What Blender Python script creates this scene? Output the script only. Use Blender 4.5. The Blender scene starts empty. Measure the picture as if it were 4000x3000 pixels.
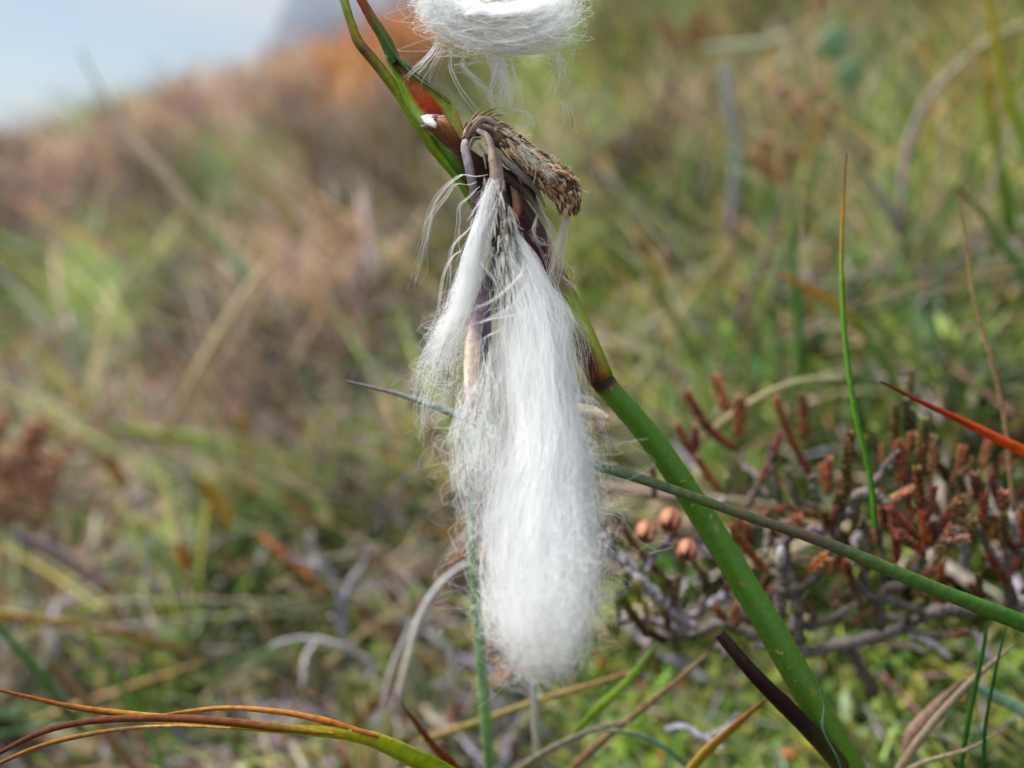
import bpy, math, random
import numpy as np
from mathutils import Vector

R = math.radians
rng = np.random.default_rng(7)
random.seed(7)
sc = bpy.context.scene

# ------------------------------------------------------------------ camera
CAM_Z, PITCH, HFOV = 0.16, R(15), R(60)
cam_d = bpy.data.cameras.new('camera')
cam = bpy.data.objects.new('camera', cam_d)
sc.collection.objects.link(cam)
cam.location = (0, 0, CAM_Z)
cam.rotation_euler = (R(90) - PITCH, 0, 0)
cam_d.sensor_width = 36
cam_d.angle = HFOV
cam_d.clip_start = 0.005
cam_d.clip_end = 8000
cam_d.dof.use_dof = True
cam_d.dof.focus_distance = 0.1005
cam_d.dof.aperture_fstop = cam_d.lens / 2.8          # a 2.8 mm wide iris
sc.camera = cam
sc.render.resolution_x, sc.render.resolution_y = 1024, 768

# ------------------------------------------------------------------ world + sun
SUN_EL, SUN_AZ = R(62), R(-75)                       # azimuth from +Y towards +X
w = bpy.data.worlds.new('World'); sc.world = w; w.use_nodes = True
nt = w.node_tree; nt.nodes.clear()
out = nt.nodes.new('ShaderNodeOutputWorld')
sky = nt.nodes.new('ShaderNodeTexSky'); sky.sky_type = 'NISHITA'; sky.sun_disc = False
sky.sun_elevation = SUN_EL; sky.sun_rotation = SUN_AZ
b1 = nt.nodes.new('ShaderNodeBackground'); b1.inputs[1].default_value = 0.11
nt.links.new(sky.outputs[0], b1.inputs[0])
tc = nt.nodes.new('ShaderNodeTexCoord')
mp = nt.nodes.new('ShaderNodeMapping'); mp.inputs['Scale'].default_value = (1, 1, 2.2)
mp.inputs['Location'].default_value = (0.35, 0.2, 0.1)
nz = nt.nodes.new('ShaderNodeTexNoise'); nz.inputs['Scale'].default_value = 2.6; nz.inputs['Detail'].default_value = 5
nt.links.new(tc.outputs['Generated'], mp.inputs[0]); nt.links.new(mp.outputs[0], nz.inputs['Vector'])
rp = nt.nodes.new('ShaderNodeValToRGB')
rp.color_ramp.elements[0].position = 0.36; rp.color_ramp.elements[0].color = (0.60, 0.60, 0.60, 1)
rp.color_ramp.elements[1].position = 0.62; rp.color_ramp.elements[1].color = (1, 1, 1, 1)
nt.links.new(nz.outputs['Fac'], rp.inputs[0])
cl = nt.nodes.new('ShaderNodeValToRGB')
cl.color_ramp.elements[0].position = 0.38; cl.color_ramp.elements[0].color = (0.52, 0.66, 0.86, 1)
cl.color_ramp.elements[1].position = 0.66; cl.color_ramp.elements[1].color = (0.97, 1.0, 1.03, 1)
nt.links.new(nz.outputs['Fac'], cl.inputs[0])
b2 = nt.nodes.new('ShaderNodeBackground'); b2.inputs[1].default_value = 0.47
nt.links.new(cl.outputs[0], b2.inputs[0])
mx = nt.nodes.new('ShaderNodeMixShader')
nt.links.new(rp.outputs[0], mx.inputs[0]); nt.links.new(b1.outputs[0], mx.inputs[1]); nt.links.new(b2.outputs[0], mx.inputs[2])
nt.links.new(mx.outputs[0], out.inputs[0])

sd = bpy.data.lights.new('sun', 'SUN'); sd.energy = 4.5; sd.angle = R(24); sd.color = (1, 0.98, 0.95)
so = bpy.data.objects.new('sun', sd); sc.collection.objects.link(so)
sdir = Vector((math.sin(SUN_AZ) * math.cos(SUN_EL), math.cos(SUN_AZ) * math.cos(SUN_EL), math.sin(SUN_EL)))
so.rotation_euler = sdir.to_track_quat('Z', 'Y').to_euler()
so.location = (0, 0, 3)

sc.view_settings.view_transform = 'Standard'; sc.view_settings.look = 'None'
sc.view_settings.gamma = 1; sc.view_settings.use_curve_mapping = False
sc.view_settings.exposure = 0.75
cy = sc.cycles
cy.max_bounces = 12; cy.diffuse_bounces = 7; cy.glossy_bounces = 2; cy.transmission_bounces = 8; cy.transparent_max_bounces = 8
cy.use_denoising = True; cy.sample_clamp_indirect = 6
cy.use_adaptive_sampling = False

# ------------------------------------------------------------------ geometry helpers
CP, SP = math.cos(PITCH), math.sin(PITCH)
F = 2000 / math.tan(HFOV / 2)
def P(x, y, d):
    """a point that stands d metres in front of the lens, along the ray of photo point x, y"""
    u = (np.asarray(x, float) - 2000) / F; v = (1500 - np.asarray(y, float)) / F
    d = np.asarray(d, float)
    return np.stack([d * u, d * (CP + SP * v), CAM_Z + d * (-SP + CP * v)], -1)

def hsh(ix, iy, s):
    n = (ix.astype(np.int64) * 374761393 + iy.astype(np.int64) * 668265263 + s * 1442695041) & 0x7fffffff
    n = ((n ^ (n >> 13)) * 1274126177) & 0x7fffffff
    return ((n ^ (n >> 16)) & 0xffff) / 65535.0
def noise(x, y, s=0):
    x = np.asarray(x, float); y = np.asarray(y, float)
    ix = np.floor(x); iy = np.floor(y); fx = x - ix; fy = y - iy
    fx = fx * fx * (3 - 2 * fx); fy = fy * fy * (3 - 2 * fy)
    a = hsh(ix, iy, s); b = hsh(ix + 1, iy, s); c = hsh(ix, iy + 1, s); d = hsh(ix + 1, iy + 1, s)
    return (a + (b - a) * fx) * (1 - fy) + (c + (d - c) * fx) * fy
def sstep(a, b, x):
    t = np.clip((x - a) / (b - a), 0, 1); return t * t * (3 - 2 * t)

RX = [-300, 0, 226, 390, 633, 830, 995, 1085, 1311, 1537, 1800, 2100, 2500, 3200, 4000]
RY = [730, 670, 655, 585, 480, 430, 390, 320, 285, 175, -60, -300, -420, -500, -560]
RS = [(a - 2000) / F / (CP + SP * (1500 - b) / F) for a, b in zip(RX, RY)]
RT = [(-SP + CP * (1500 - b) / F) / (CP + SP * (1500 - b) / F) for a, b in zip(RX, RY)]
def ground(x, y):
    x = np.asarray(x, float); y = np.asarray(y, float)
    r = np.hypot(x, y)
    plane = 0.35 * x + 0.205 * y
    plane = np.where(r > 3, plane * 3 / np.maximum(r, 1e-6), plane)
    s = np.clip(x / np.maximum(y, 1e-3), -3, 3)
    ridge = np.interp(s, RS, RT) * y + CAM_Z
    wgt = sstep(1.2, 4.5, y) * sstep(-1.4, -0.9, s) 
    near = plane * (1 - wgt) + ridge * wgt
    fall = np.maximum(r - 6.5, 0)
    near = np.where(r > 6.5, (plane * (1 - wgt) + (np.interp(s, RS, RT) * 6.3 + CAM_Z) * wgt) - 0.32 * fall, near)
    near = np.maximum(near, -55 + 0 * near)
    b = (noise(x / .055, y / .055, 1) - .5) * .016 + (noise(x / .14, y / .14, 2) - .5) * .026
    b = b + (noise(x / .5, y / .5, 3) - .5) * .07 * sstep(.25, .8, r) + (noise(x / 1.6, y / 1.6, 4) - .5) * .12 * sstep(1, 3, r)
    b = b * np.where(r < 60, 1, 0) + (noise(x / 90, y / 90, 5) - .5) * 16 * sstep(60, 200, r)
    return near + b
def gdepth(px, py):
    """metres along the lens axis to the ground on the ray of photo point px, py"""
    ds = np.geomspace(0.06, 6, 700)
    q = P(np.full(700, px), np.full(700, py), ds)
    h = q[:, 2] - ground(q[:, 0], q[:, 1])
    i = np.argmax(h < 0)
    return ds[i] if h[i] < 0 else 6.0

def col(h):
    if not isinstance(h, str): return tuple(h)
    v = [int(h[i:i + 2], 16) / 255 for i in (0, 2, 4)]
    return tuple(((c / 12.92) if c < .04045 else ((c + .055) / 1.055) ** 2.4) for c in v)

class MB:
    def __init__(s): s.v = []; s.f3 = []; s.f4 = []; s.c = []; s.n = 0
    def add(s, v, f, c):
        v = np.asarray(v, float).reshape(-1, 3); f = np.asarray(f, int)
        s.v.append(v); s.c.append(np.broadcast_to(np.asarray(c, float), v.shape))
        (s.f3 if f.shape[1] == 3 else s.f4).append(f + s.n); s.n += len(v)
    def build(s, name, m, parent=None, solid=0, origin=None, flat=False):
        v = np.concatenate(s.v); c = np.concatenate(s.c)
        f3 = np.concatenate(s.f3) if s.f3 else np.zeros((0, 3), int)
        f4 = np.concatenate(s.f4) if s.f4 else np.zeros((0, 4), int)
        org = np.zeros(3)
        if parent is not None: org = np.array(parent.matrix_world.translation)
        if origin is not None: org = np.asarray(origin)
        v = v - org
        me = bpy.data.meshes.new(name)
        me.vertices.add(len(v)); me.vertices.foreach_set('co', v.ravel())
        me.loops.add(f3.size + f4.size)
        me.loops.foreach_set('vertex_index', np.concatenate([f3.ravel(), f4.ravel()]))
        me.polygons.add(len(f3) + len(f4))
        st = np.concatenate([np.arange(len(f3)) * 3, f3.size + np.arange(len(f4)) * 4])
        me.polygons.foreach_set('loop_start', st)
        me.polygons.foreach_set('use_smooth', np.full(len(st), not flat))
        at = me.color_attributes.new('Col', 'FLOAT_COLOR', 'POINT')
        at.data.foreach_set('color', np.concatenate([c, np.ones((len(c), 1))], 1).ravel())
        me.update(calc_edges=True); me.validate()
        me.materials.append(m)
        o = bpy.data.objects.new(name, me); sc.collection.objects.link(o)
        if parent is not None: o.parent = parent
        elif origin is not None: o.location = org
        if solid:
            md = o.modifiers.new('thickness', 'SOLIDIFY'); md.thickness = solid; md.offset = 0
        return o

def resamp(pts, n, smooth=True):
    """Catmull-Rom resampling of rows of numbers to n rows, even along the first three columns"""
    p = np.asarray(pts, float)
    if len(p) < 3 or not smooth:
        q = p
    else:
        e = np.vstack([2 * p[0] - p[1], p, 2 * p[-1] - p[-2]]); q = []
        for i in range(1, len(e) - 2):
            t = np.linspace(0, 1, 8, endpoint=False)[:, None]
            a, b, c, d = e[i - 1], e[i], e[i + 1], e[i + 2]
            q.append(.5 * ((2 * b) + (-a + c) * t + (2 * a - 5 * b + 4 * c - d) * t ** 2 + (-a + 3 * b - 3 * c + d) * t ** 3))
        q = np.vstack(q + [p[-1:]])
    L = np.concatenate([[0], np.cumsum(np.linalg.norm(np.diff(q[:, :3], axis=0), axis=1))])
    s = np.linspace(0, L[-1], n)
    return np.stack([np.interp(s, L, q[:, k]) for k in range(q.shape[1])], 1)

def ramp(cs, n):
    c = np.array([col(x) for x in cs]); t = np.linspace(0, 1, len(c)); s = np.linspace(0, 1, n)
    return np.stack([np.interp(s, t, c[:, k]) for k in range(3)], 1)

def tube(mb, pts, rad, cols, n=8, seg=20, flat=1.0, twist=0.0, fold=0.0, view=(0, 1, 0), cap=True, jit=0.0, streak=0.0, scars=()):
    """a tube (or, with flat < 1, a leaf blade) along pts; rad = half widths"""
    q = resamp(pts, seg); rad = np.interp(np.linspace(0, 1, seg), np.linspace(0, 1, len(rad)), rad)
    if jit: rad = rad * (1 + jit * (rng.random(seg) - .5))
    T = np.gradient(q, axis=0); T /= np.linalg.norm(T, axis=1)[:, None] + 1e-12
    V = np.asarray(view, float)
    B = np.cross(T, V); B /= np.linalg.norm(B, axis=1)[:, None] + 1e-9
    N = np.cross(B, T)
    tw = twist if np.ndim(twist) else np.linspace(0, twist, seg) if twist else np.zeros(seg)
    B2 = B * np.cos(tw)[:, None] + N * np.sin(tw)[:, None]; N2 = np.cross(B2, T)
    a = np.arange(n) * 2 * math.pi / n
    ca, sa = np.cos(a), np.sin(a)
    bend = fold * np.abs(ca)
    v = q[:, None] + rad[:, None, None] * (ca[None, :, None] * B2[:, None] + (sa * flat + bend)[None, :, None] * N2[:, None])
    c = ramp(cols, seg) if not (isinstance(cols, np.ndarray) and len(cols) == seg) else cols
    c = np.repeat(c[:, None], n, 1)
    if streak:                                                   # fine ribs and patches along the stem
        sk = 1 + streak * (rng.random(n) - .5)[None] + streak * .7 * (noise(np.arange(seg)[:, None] / 9., np.arange(n)[None] / 3., 71) - .5)
        c = c * sk[..., None]; v = q[:, None] + (v - q[:, None]) * (1 + .035 * (np.arange(n) % 2))[None, :, None]
    for sp_, sl, sw, scol in scars:
        dv = v - np.asarray(sp_); k_ = int(np.argmin(np.linalg.norm(q - np.asarray(sp_), axis=1))); al = dv @ T[k_]
        ac = np.linalg.norm(dv - al[..., None] * T[k_], axis=-1); m_ = np.exp(-((al / sl) ** 2 + (ac / sw) ** 2) ** 2)[..., None]
        c = c * (1 - m_) + np.array(col(scol)) * m_
    i = np.arange(seg - 1)[:, None] * n; j = np.arange(n)[None]; k = (j + 1) % n
    f = np.stack([i + j, i + k, i + n + k, i + n + j], -1).reshape(-1, 4)
    mb.add(v.reshape(-1, 3), f, c.reshape(-1, 3))
    if cap:
        for e, o in ((0, 0), (seg - 1, 1)):
            ring = v[e]; ctr = q[e]
            fv = np.vstack([ring, ctr[None]]); ff = [[j_, (j_ + 1) % n, n] if o else [(j_ + 1) % n, j_, n] for j_ in range(n)]
            mb.add(fv, ff, np.vstack([c[e], c[e][:1]]))
    return q

def patch(mb, cols_, nu=14, nv=None):
    """a sheet lofted across several edge lines; each line = rows of (x, y, depth, colour)"""
    lines = []
    for L in cols_:
        rows = [list(P(x, y, d)) + list(col(c)) for x, y, d, c in L]
        lines.append(resamp(rows, nu))
    A = np.array(lines); nv = nv or 4 * (len(lines) - 1) + 1
    t = np.linspace(0, len(lines) - 1, nv); i0 = np.minimum(t.astype(int), len(lines) - 2); fr = (t - i0)[:, None, None]
    G = A[i0] * (1 - fr) + A[i0 + 1] * fr
    m = nu
    i = np.arange(nv - 1)[:, None] * m; j = np.arange(m - 1)[None]
    f = np.stack([i + j, i + j + 1, i + m + j + 1, i + m + j], -1).reshape(-1, 4)
    mb.add(G[..., :3].reshape(-1, 3), f, np.clip(G[..., 3:], 0, 1).reshape(-1, 3))

def ellip(mb, c, ax, cols, n=6, m=5):
    """closed ellipsoid along ax[0] (vectors ax = long, side, side)"""
    ax = np.asarray(ax); th = np.linspace(0, math.pi, m); ph = np.arange(n) * 2 * math.pi / n
    v = np.asarray(c) + np.cos(th)[:, None, None] * -ax[0] + np.sin(th)[:, None, None] * (np.cos(ph)[None, :, None] * ax[1] + np.sin(ph)[None, :, None] * ax[2])
    cc = np.repeat(ramp(cols, m)[:, None], n, 1)
    i = np.arange(m - 1)[:, None] * n; j = np.arange(n)[None]; k = (j + 1) % n
    f = np.stack([i + j, i + k, i + n + k, i + n + j], -1).reshape(-1, 4)
    mb.add(v.reshape(-1, 3), f, cc.reshape(-1, 3))

# ------------------------------------------------------------------ materials
def mat(name, rough=.6, trans=.0, bump=0.0, nscale=900, lo=.75, hi=1.2, spec=.3, speck=None):
    m = bpy.data.materials.new(name); m.use_nodes = True; n = m.node_tree; n.nodes.clear(); L = n.links.new
    o = n.nodes.new('ShaderNodeOutputMaterial'); p = n.nodes.new('ShaderNodeBsdfPrincipled')
    a = n.nodes.new('ShaderNodeAttribute'); a.attribute_name = 'Col'
    t = n.nodes.new('ShaderNodeTexCoord'); z = n.nodes.new('ShaderNodeTexNoise'); z.inputs['Scale'].default_value = nscale; z.inputs['Detail'].default_value = 4
    L(t.outputs['Object'], z.inputs['Vector'])
    r = n.nodes.new('ShaderNodeMapRange'); r.inputs[1].default_value = .3; r.inputs[2].default_value = .7; r.inputs[3].default_value = lo; r.inputs[4].default_value = hi
    L(z.outputs['Fac'], r.inputs[0])
    x = n.nodes.new('ShaderNodeVectorMath'); x.operation = 'SCALE'; L(a.outputs['Color'], x.inputs[0]); L(r.outputs[0], x.inputs['Scale'])
    c = x.outputs[0]
    if speck:
        z2 = n.nodes.new('ShaderNodeTexNoise'); z2.inputs['Scale'].default_value = speck[1]; z2.inputs['Detail'].default_value = 2
        L(t.outputs['Object'], z2.inputs['Vector'])
        r2 = n.nodes.new('ShaderNodeMapRange'); r2.inputs[1].default_value = speck[2]; r2.inputs[2].default_value = speck[2] + .05
        L(z2.outputs['Fac'], r2.inputs[0])
        mxx = n.nodes.new('ShaderNodeMixRGB'); L(r2.outputs[0], mxx.inputs[0]); L(c, mxx.inputs[1]); mxx.inputs[2].default_value = (*col(speck[0]), 1)
        c = mxx.outputs[0]
    L(c, p.inputs['Base Color']); p.inputs['Roughness'].default_value = rough; p.inputs['Specular IOR Level'].default_value = spec
    if bump:
        b = n.nodes.new('ShaderNodeBump'); b.inputs['Strength'].default_value = bump; b.inputs['Distance'].default_value = .0002
        L(z.outputs['Fac'], b.inputs['Height']); L(b.outputs[0], p.inputs['Normal'])
    if trans:
        tr = n.nodes.new('ShaderNodeBsdfTranslucent'); L(c, tr.inputs['Color']); mm = n.nodes.new('ShaderNodeMixShader'); mm.inputs[0].default_value = trans
        L(p.outputs[0], mm.inputs[1]); L(tr.outputs[0], mm.inputs[2]); L(mm.outputs[0], o.inputs[0])
    else: L(p.outputs[0], o.inputs[0])
    return m
M_leaf = mat('living_leaf', .45, .3, .15, 1200)
M_stem = mat('green_stem', .42, .06, .12, 1500, .85, 1.12, .4, speck=('a0a33a', 900, .68))
M_dry = mat('dry_leaf', .7, .2, .3, 1400, .65, 1.25)
M_wood = mat('heather_bark', .85, 0, .9, 1800, .45, 1.35, .15)
M_scale = mat('seed_scale', .65, .15, .3, 3500, .75, 1.2)
M_cover = mat('ground_plants', .6, .25, 0, 500, .75, 1.2)
M_shoot = mat('heather_shoot', .5, .12, .2, 2500, .6, 1.3, .35)
M_petal = mat('dried_petal', .6, .3, .2, 2500, .85, 1.1)

def hairmat(name, c, tr):
    m = bpy.data.materials.new(name); m.use_nodes = True; n = m.node_tree; n.nodes.clear(); L = n.links.new
    o = n.nodes.new('ShaderNodeOutputMaterial'); d = n.nodes.new('ShaderNodeBsdfDiffuse'); d.inputs[0].default_value = (*c, 1)
    t = n.nodes.new('ShaderNodeBsdfTranslucent'); t.inputs[0].default_value = (*c, 1)
    g = n.nodes.new('ShaderNodeBsdfGlossy'); g.inputs['Roughness'].default_value = .45; g.inputs[0].default_value = (.9, .92, .95, 1)
    a = n.nodes.new('ShaderNodeMixShader'); a.inputs[0].default_value = tr; L(d.outputs[0], a.inputs[1]); L(t.outputs[0], a.inputs[2])
    b = n.nodes.new('ShaderNodeMixShader'); b.inputs[0].default_value = .06; L(a.outputs[0], b.inputs[1]); L(g.outputs[0], b.inputs[2])
    L(b.outputs[0], o.inputs[0]); return m
M_cotton = hairmat('cotton_fibre', (.96, .96, .955), .5)
M_fibre = hairmat('dull_fibre', (.78, .73, .62), .4)

# ------------------------------------------------------------------ naming helpers
def tag(o, label, cat, group=None):
    o['label'] = label; o['category'] = cat
    if group: o['group'] = group
    return o
def empty(name, loc, label, cat, group=None):
    o = bpy.data.objects.new(name, None); sc.collection.objects.link(o); o.location = [float(k) for k in loc]
    o.empty_display_size = .005; o.matrix_world.translation = Vector([float(k) for k in loc])
    return tag(o, label, cat, group)

# ------------------------------------------------------------------ ground, mountain
def polar_ground():
    nr, na = 340, 300
    rr = np.concatenate([[0.0], np.geomspace(.03, 3200, nr - 1)]); aa = np.linspace(0, 2 * math.pi, na, endpoint=False)
    # finer bearings towards the slope ahead
    aa = aa + .55 * np.sin(aa - math.pi / 2 + math.pi) * 0
    X = rr[:, None] * np.cos(aa)[None]; Y = rr[:, None] * np.sin(aa)[None]; Z = ground(X, Y)
    mb = MB(); n1 = noise(X / .03, Y / .03, 8); n2 = noise(X / .3, Y / .3, 9)
    base = np.array(col('3a3020')); gr = np.array(col('3f4420')); tan = np.array(col('6b5638'))
    c = (base + (gr - base) * n1[..., None]) * .7; far = sstep(.6, 3, rr)[:, None, None]
    c = c * (1 - far) + (tan + (np.array(col('5b5a30')) - tan) * n2[..., None]) * far
    v = np.stack([X, Y, Z], -1).reshape(-1, 3)
    i = np.arange(nr - 1)[:, None] * na; j = np.arange(na)[None]; k = (j + 1) % na
    f = np.stack([i + j, i + na + j, i + na + k, i + k], -1).reshape(-1, 4)
    mb.add(v, f, c.reshape(-1, 3))
    o = mb.build('ground', mat('peaty_ground', .95, 0, .5, 300, .6, 1.3, .1)); o['kind'] = 'structure'
polar_ground()

def mountain():
    mb = MB(); nx, ny = 90, 40
    xs = np.linspace(-520, 900, nx); ys = np.linspace(1250, 2300, ny)
    X, Y = np.meshgrid(xs, ys, indexing='ij')
    # profile seen from the camera: rises from bearing -0.27 to the right
    s = X / Y
    h = np.interp(s, [-.40, -.285, -.262, -.228, -.15, -.02, .2, .5], [-60, 60, 190, 300, 420, 560, 520, 300])
    h = h * np.interp(Y, [1250, 1600, 2300], [.25, 1, .6]) + (noise(X / 120, Y / 120, 21) - .5) * 55 + (noise(X / 40, Y / 40, 22) - .5) * 22
    Z = h - 40
    c = np.array(col('6c7480')) * (0.8 + .4 * noise(X / 70, Y / 50, 23))[..., None]  # distance haze is put into the blue-grey base colour, no air is built
    i = np.arange(nx - 1)[:, None] * ny; j = np.arange(ny - 1)[None]
    f = np.stack([i + j, i + ny + j, i + ny + j + 1, i + j + 1], -1).reshape(-1, 4)
    mb.add(np.stack([X, Y, Z], -1).reshape(-1, 3), f, c.reshape(-1, 3))
    o = mb.build('mountain', mat('haze_tinted_slope', .9, 0, 0, .02, .8, 1.2, .1)); o['kind'] = 'structure'
mountain()

# ------------------------------------------------------------------ the ground cover (nobody could count it)
def ribbon(pts, wd, c0, c1, side):
    n = len(pts); v = []; 
    for k in range(n):
        v += [pts[k] - side * wd[k], pts[k] + side * wd[k]]
    f = [[2 * k, 2 * k + 1, 2 * k + 3, 2 * k + 2] for k in range(n - 1)]
    c = np.repeat(np.linspace(0, 1, n), 2)[:, None]
    return np.array(v), np.array(f), np.array(c0) * (1 - c) + np.array(c1) * c
def merge(parts):
    V, Fs, C, n = [], [], [], 0
    for v, f, c in parts:
        V.append(v); Fs.append(f + n); C.append(c); n += len(v)
    return np.vstack(V), np.vstack(Fs), np.vstack(C)
W1 = np.array([1., 1, 1])
def proto_grass(nb, L, wid, spread, tipc):
    out_ = []
    for _ in range(nb):
        a = rng.uniform(0, 2 * math.pi); d = np.array([math.cos(a), math.sin(a), 0]); s = np.array([-d[1], d[0], 0]); s = s * math.cos(.6) + np.array([0, 0, 1]) * 0
        l = L * rng.uniform(.5, 1.1); t = np.linspace(0, 1, 5); le = rng.uniform(.15, spread); be = rng.uniform(.1, .9)
        pts = [d * (l * (le * x + be * .5 * x * x) + .001) + np.array([0, 0, l * (x - .45 * be * x * x)]) for x in t]
        ww = wid * rng.uniform(.6, 1.3) * np.array([.8, 1, .85, .6, .08])
        k = rng.uniform(.75, 1.2); cc = W1 * k
        out_.append(ribbon(pts, ww, cc * .85, cc * np.array(tipc if rng.random() < .4 else (1, 1, 1)), s))
    return merge(out_)
def proto_sprig(h, nl):
    mb = MB(); b = rng.uniform(-.4, .4)
    pts = [np.array([0, 0, 0]), np.array([b * h * .3, 0, h * .5]), np.array([b * h, .1 * h, h])]
    q = tube(mb, pts, [.0006, .0004, .0002], [(.5, .42, .36), (.8, .7, .6)], 3, 5, cap=False)
    v, f, c = mb.v[0], mb.f4[0], mb.c[0]; out_ = [(v, f, c)]
    for k in range(nl):
        t = .25 + .75 * k / nl; p = np.array([np.interp(t, np.linspace(0, 1, 5), q[:, i]) for i in range(3)])
        a = k * 1.571 + (k // 4) * .78; d = np.array([math.cos(a), math.sin(a), 1.1]); d /= np.linalg.norm(d); s = np.array([-d[1], d[0], 0]); s /= np.linalg.norm(s)
        l = .0022 * rng.uniform(.8, 1.2); ww = .00045
        n_ = np.cross(d, s)
        vv = np.array([p, p + d * l * .5 + s * ww, p + d * l, p + d * l * .5 - s * ww, p + d * l * .5 + n_ * ww, p + d * l * .5 - n_ * ww])
        ff = np.array([[0, 1, 2, 3], [0, 4, 2, 5]]); kk = W1 * rng.uniform(.75, 1.25)
        out_.append((vv, ff, np.tile(kk, (6, 1))))
    return merge(out_)
def proto_moss(h, nl):
    out_ = []
    for k in range(nl):
        t = k / nl; a = k * 2.4; e = .25 + 1.1 * t ** 1.5
        d = np.array([math.cos(a), math.sin(a), e]); d /= np.linalg.norm(d); s = np.array([-math.sin(a), math.cos(a), 0])
        p = np.array([0, 0, h * t]); l = .0028 * (1 - .45 * t) * rng.uniform(.8, 1.2); ww = .0007
        vv = np.array([p, p + d * l * .5 + s * ww, p + d * l, p + d * l * .5 - s * ww]); 
        out_.append((vv, np.array([[0, 1, 2, 3]]), np.array([W1 * .7, W1, W1 * 1.25, W1])))
    return merge(out_)
def proto_litter(L, wid):
    mb = MB(); a = rng.uniform(-.5, .5)
    z0 = rng.uniform(.002, .006)
    pts = [np.array([-L / 2, 0, z0 * .3]), np.array([-L / 6, a * L * .3, z0 * 1.6]), np.array([L / 6, -a * L * .1, z0 * 1.4]), np.array([L / 2, a * L * .4, z0])]
    tube(mb, pts, [wid, wid * .9, wid * .6, wid * .3], [W1 * .8, W1 * 1.1], 4, 7, flat=.4, view=(0, 0, 1), cap=False)
    return mb.v[0], mb.f4[0], mb.c[0]
def proto_leaflets(n, L):
    out_ = []
    for k in range(n):
        a = rng.uniform(0, 6.28); e = rng.uniform(.1, 1.2); d = np.array([math.cos(a), math.sin(a), e]); d /= np.linalg.norm(d); s = np.array([-math.sin(a), math.cos(a), 0])
        p = d * L * .4 + np.array([0, 0, rng.uniform(0, L)]); l = L * rng.uniform(.5, 1); ww = l * .28
        vv = np.array([p, p + d * l * .35 + s * ww, p + d * l * .8 + s * ww * .6, p + d * l, p + d * l * .8 - s * ww * .6, p + d * l * .35 - s * ww])
        out_.append((vv, np.array([[0, 1, 2, 5], [5, 2, 3, 4]]), np.tile(W1 * rng.uniform(.75, 1.25), (6, 1))))
    return merge(out_)

def scatter_pos(n, r0=.1, r1=9.5, az=47):
    r = np.exp(rng.uniform(math.log(r0), math.log(r1), n)); a = R(90) + R(az) * rng.uniform(-1, 1, n)
    return r * np.cos(a), r * np.sin(a), r
def palette(x, y, r, kind):
    """tints: rows of colours mixed by patchy noise and by where on the hillside the plants grow"""
    n = len(x); s = x / np.maximum(y, .01)
    a = noise(x / (.05 + .12 * r), y / (.05 + .12 * r), 31); b = noise(x / (.03 + .07 * r) + 9, y / (.03 + .07 * r), 32)
    u = rng.random(n)
    green = np.clip(.70 + .38 * s + .12 * (s < .1) * (r < .65) * (r > .32) - .1 * (s < 0) * (r < .28) + 1.1 * (a - .5) - .16 * np.log(np.maximum(r, .1) / .3), .05, .95)
    pal_g = np.array([col(h) for h in ('5f8a3c', '7c9c4c', '446c3c', '94a85c', '5c8454', '8a9c7c', '9ca45c')])
    pal_t = np.array([col(h) for h in ('a8927c', '8c7860', 'd0c0a8', '6c5848', 'b4a48c', '988aa0', 'a09698')])
    pal_r = np.array([col(h) for h in ('8a4a34', 'a86440', '7b5848', '95706a')])
    isg = (rng.random(n) * .6 + b * .4) < green
    c = np.where(isg[:, None], pal_g[(u * 7).astype(int)], pal_t[(rng.random(n) * 7).astype(int)])
    isr = rng.random(n) < (.16 if kind == 'sprig' else .06)
    c = np.where(isr[:, None], pal_r[(rng.random(n) * 4).astype(int)], c)
    # a stand of orange bracken up by the ridge
    o = sstep(-.22, -.17, s) * (1 - sstep(-.06, 0, s)) * sstep(1.2, 2.0, r) * (1 - sstep(6.5, 8, r)) * (noise(x / .3, y / .3, 35) > .3) * .85
    c = np.where((rng.random(n) < o * 1.0)[:, None], np.array([col('c4782c'), col('b87a34'), col('cf8f45')])[(u * 3).astype(int)], c)
    v = .06 + 2. * noise(x / (.012 + .05 * r) + 5, y / (.012 + .05 * r), 37) ** 1.3 * rng.uniform(.45, 1.55, n)
    g = c.mean(1)[:, None]; c = g + (c - g) * 1.02
    return c * v[:, None]
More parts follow.
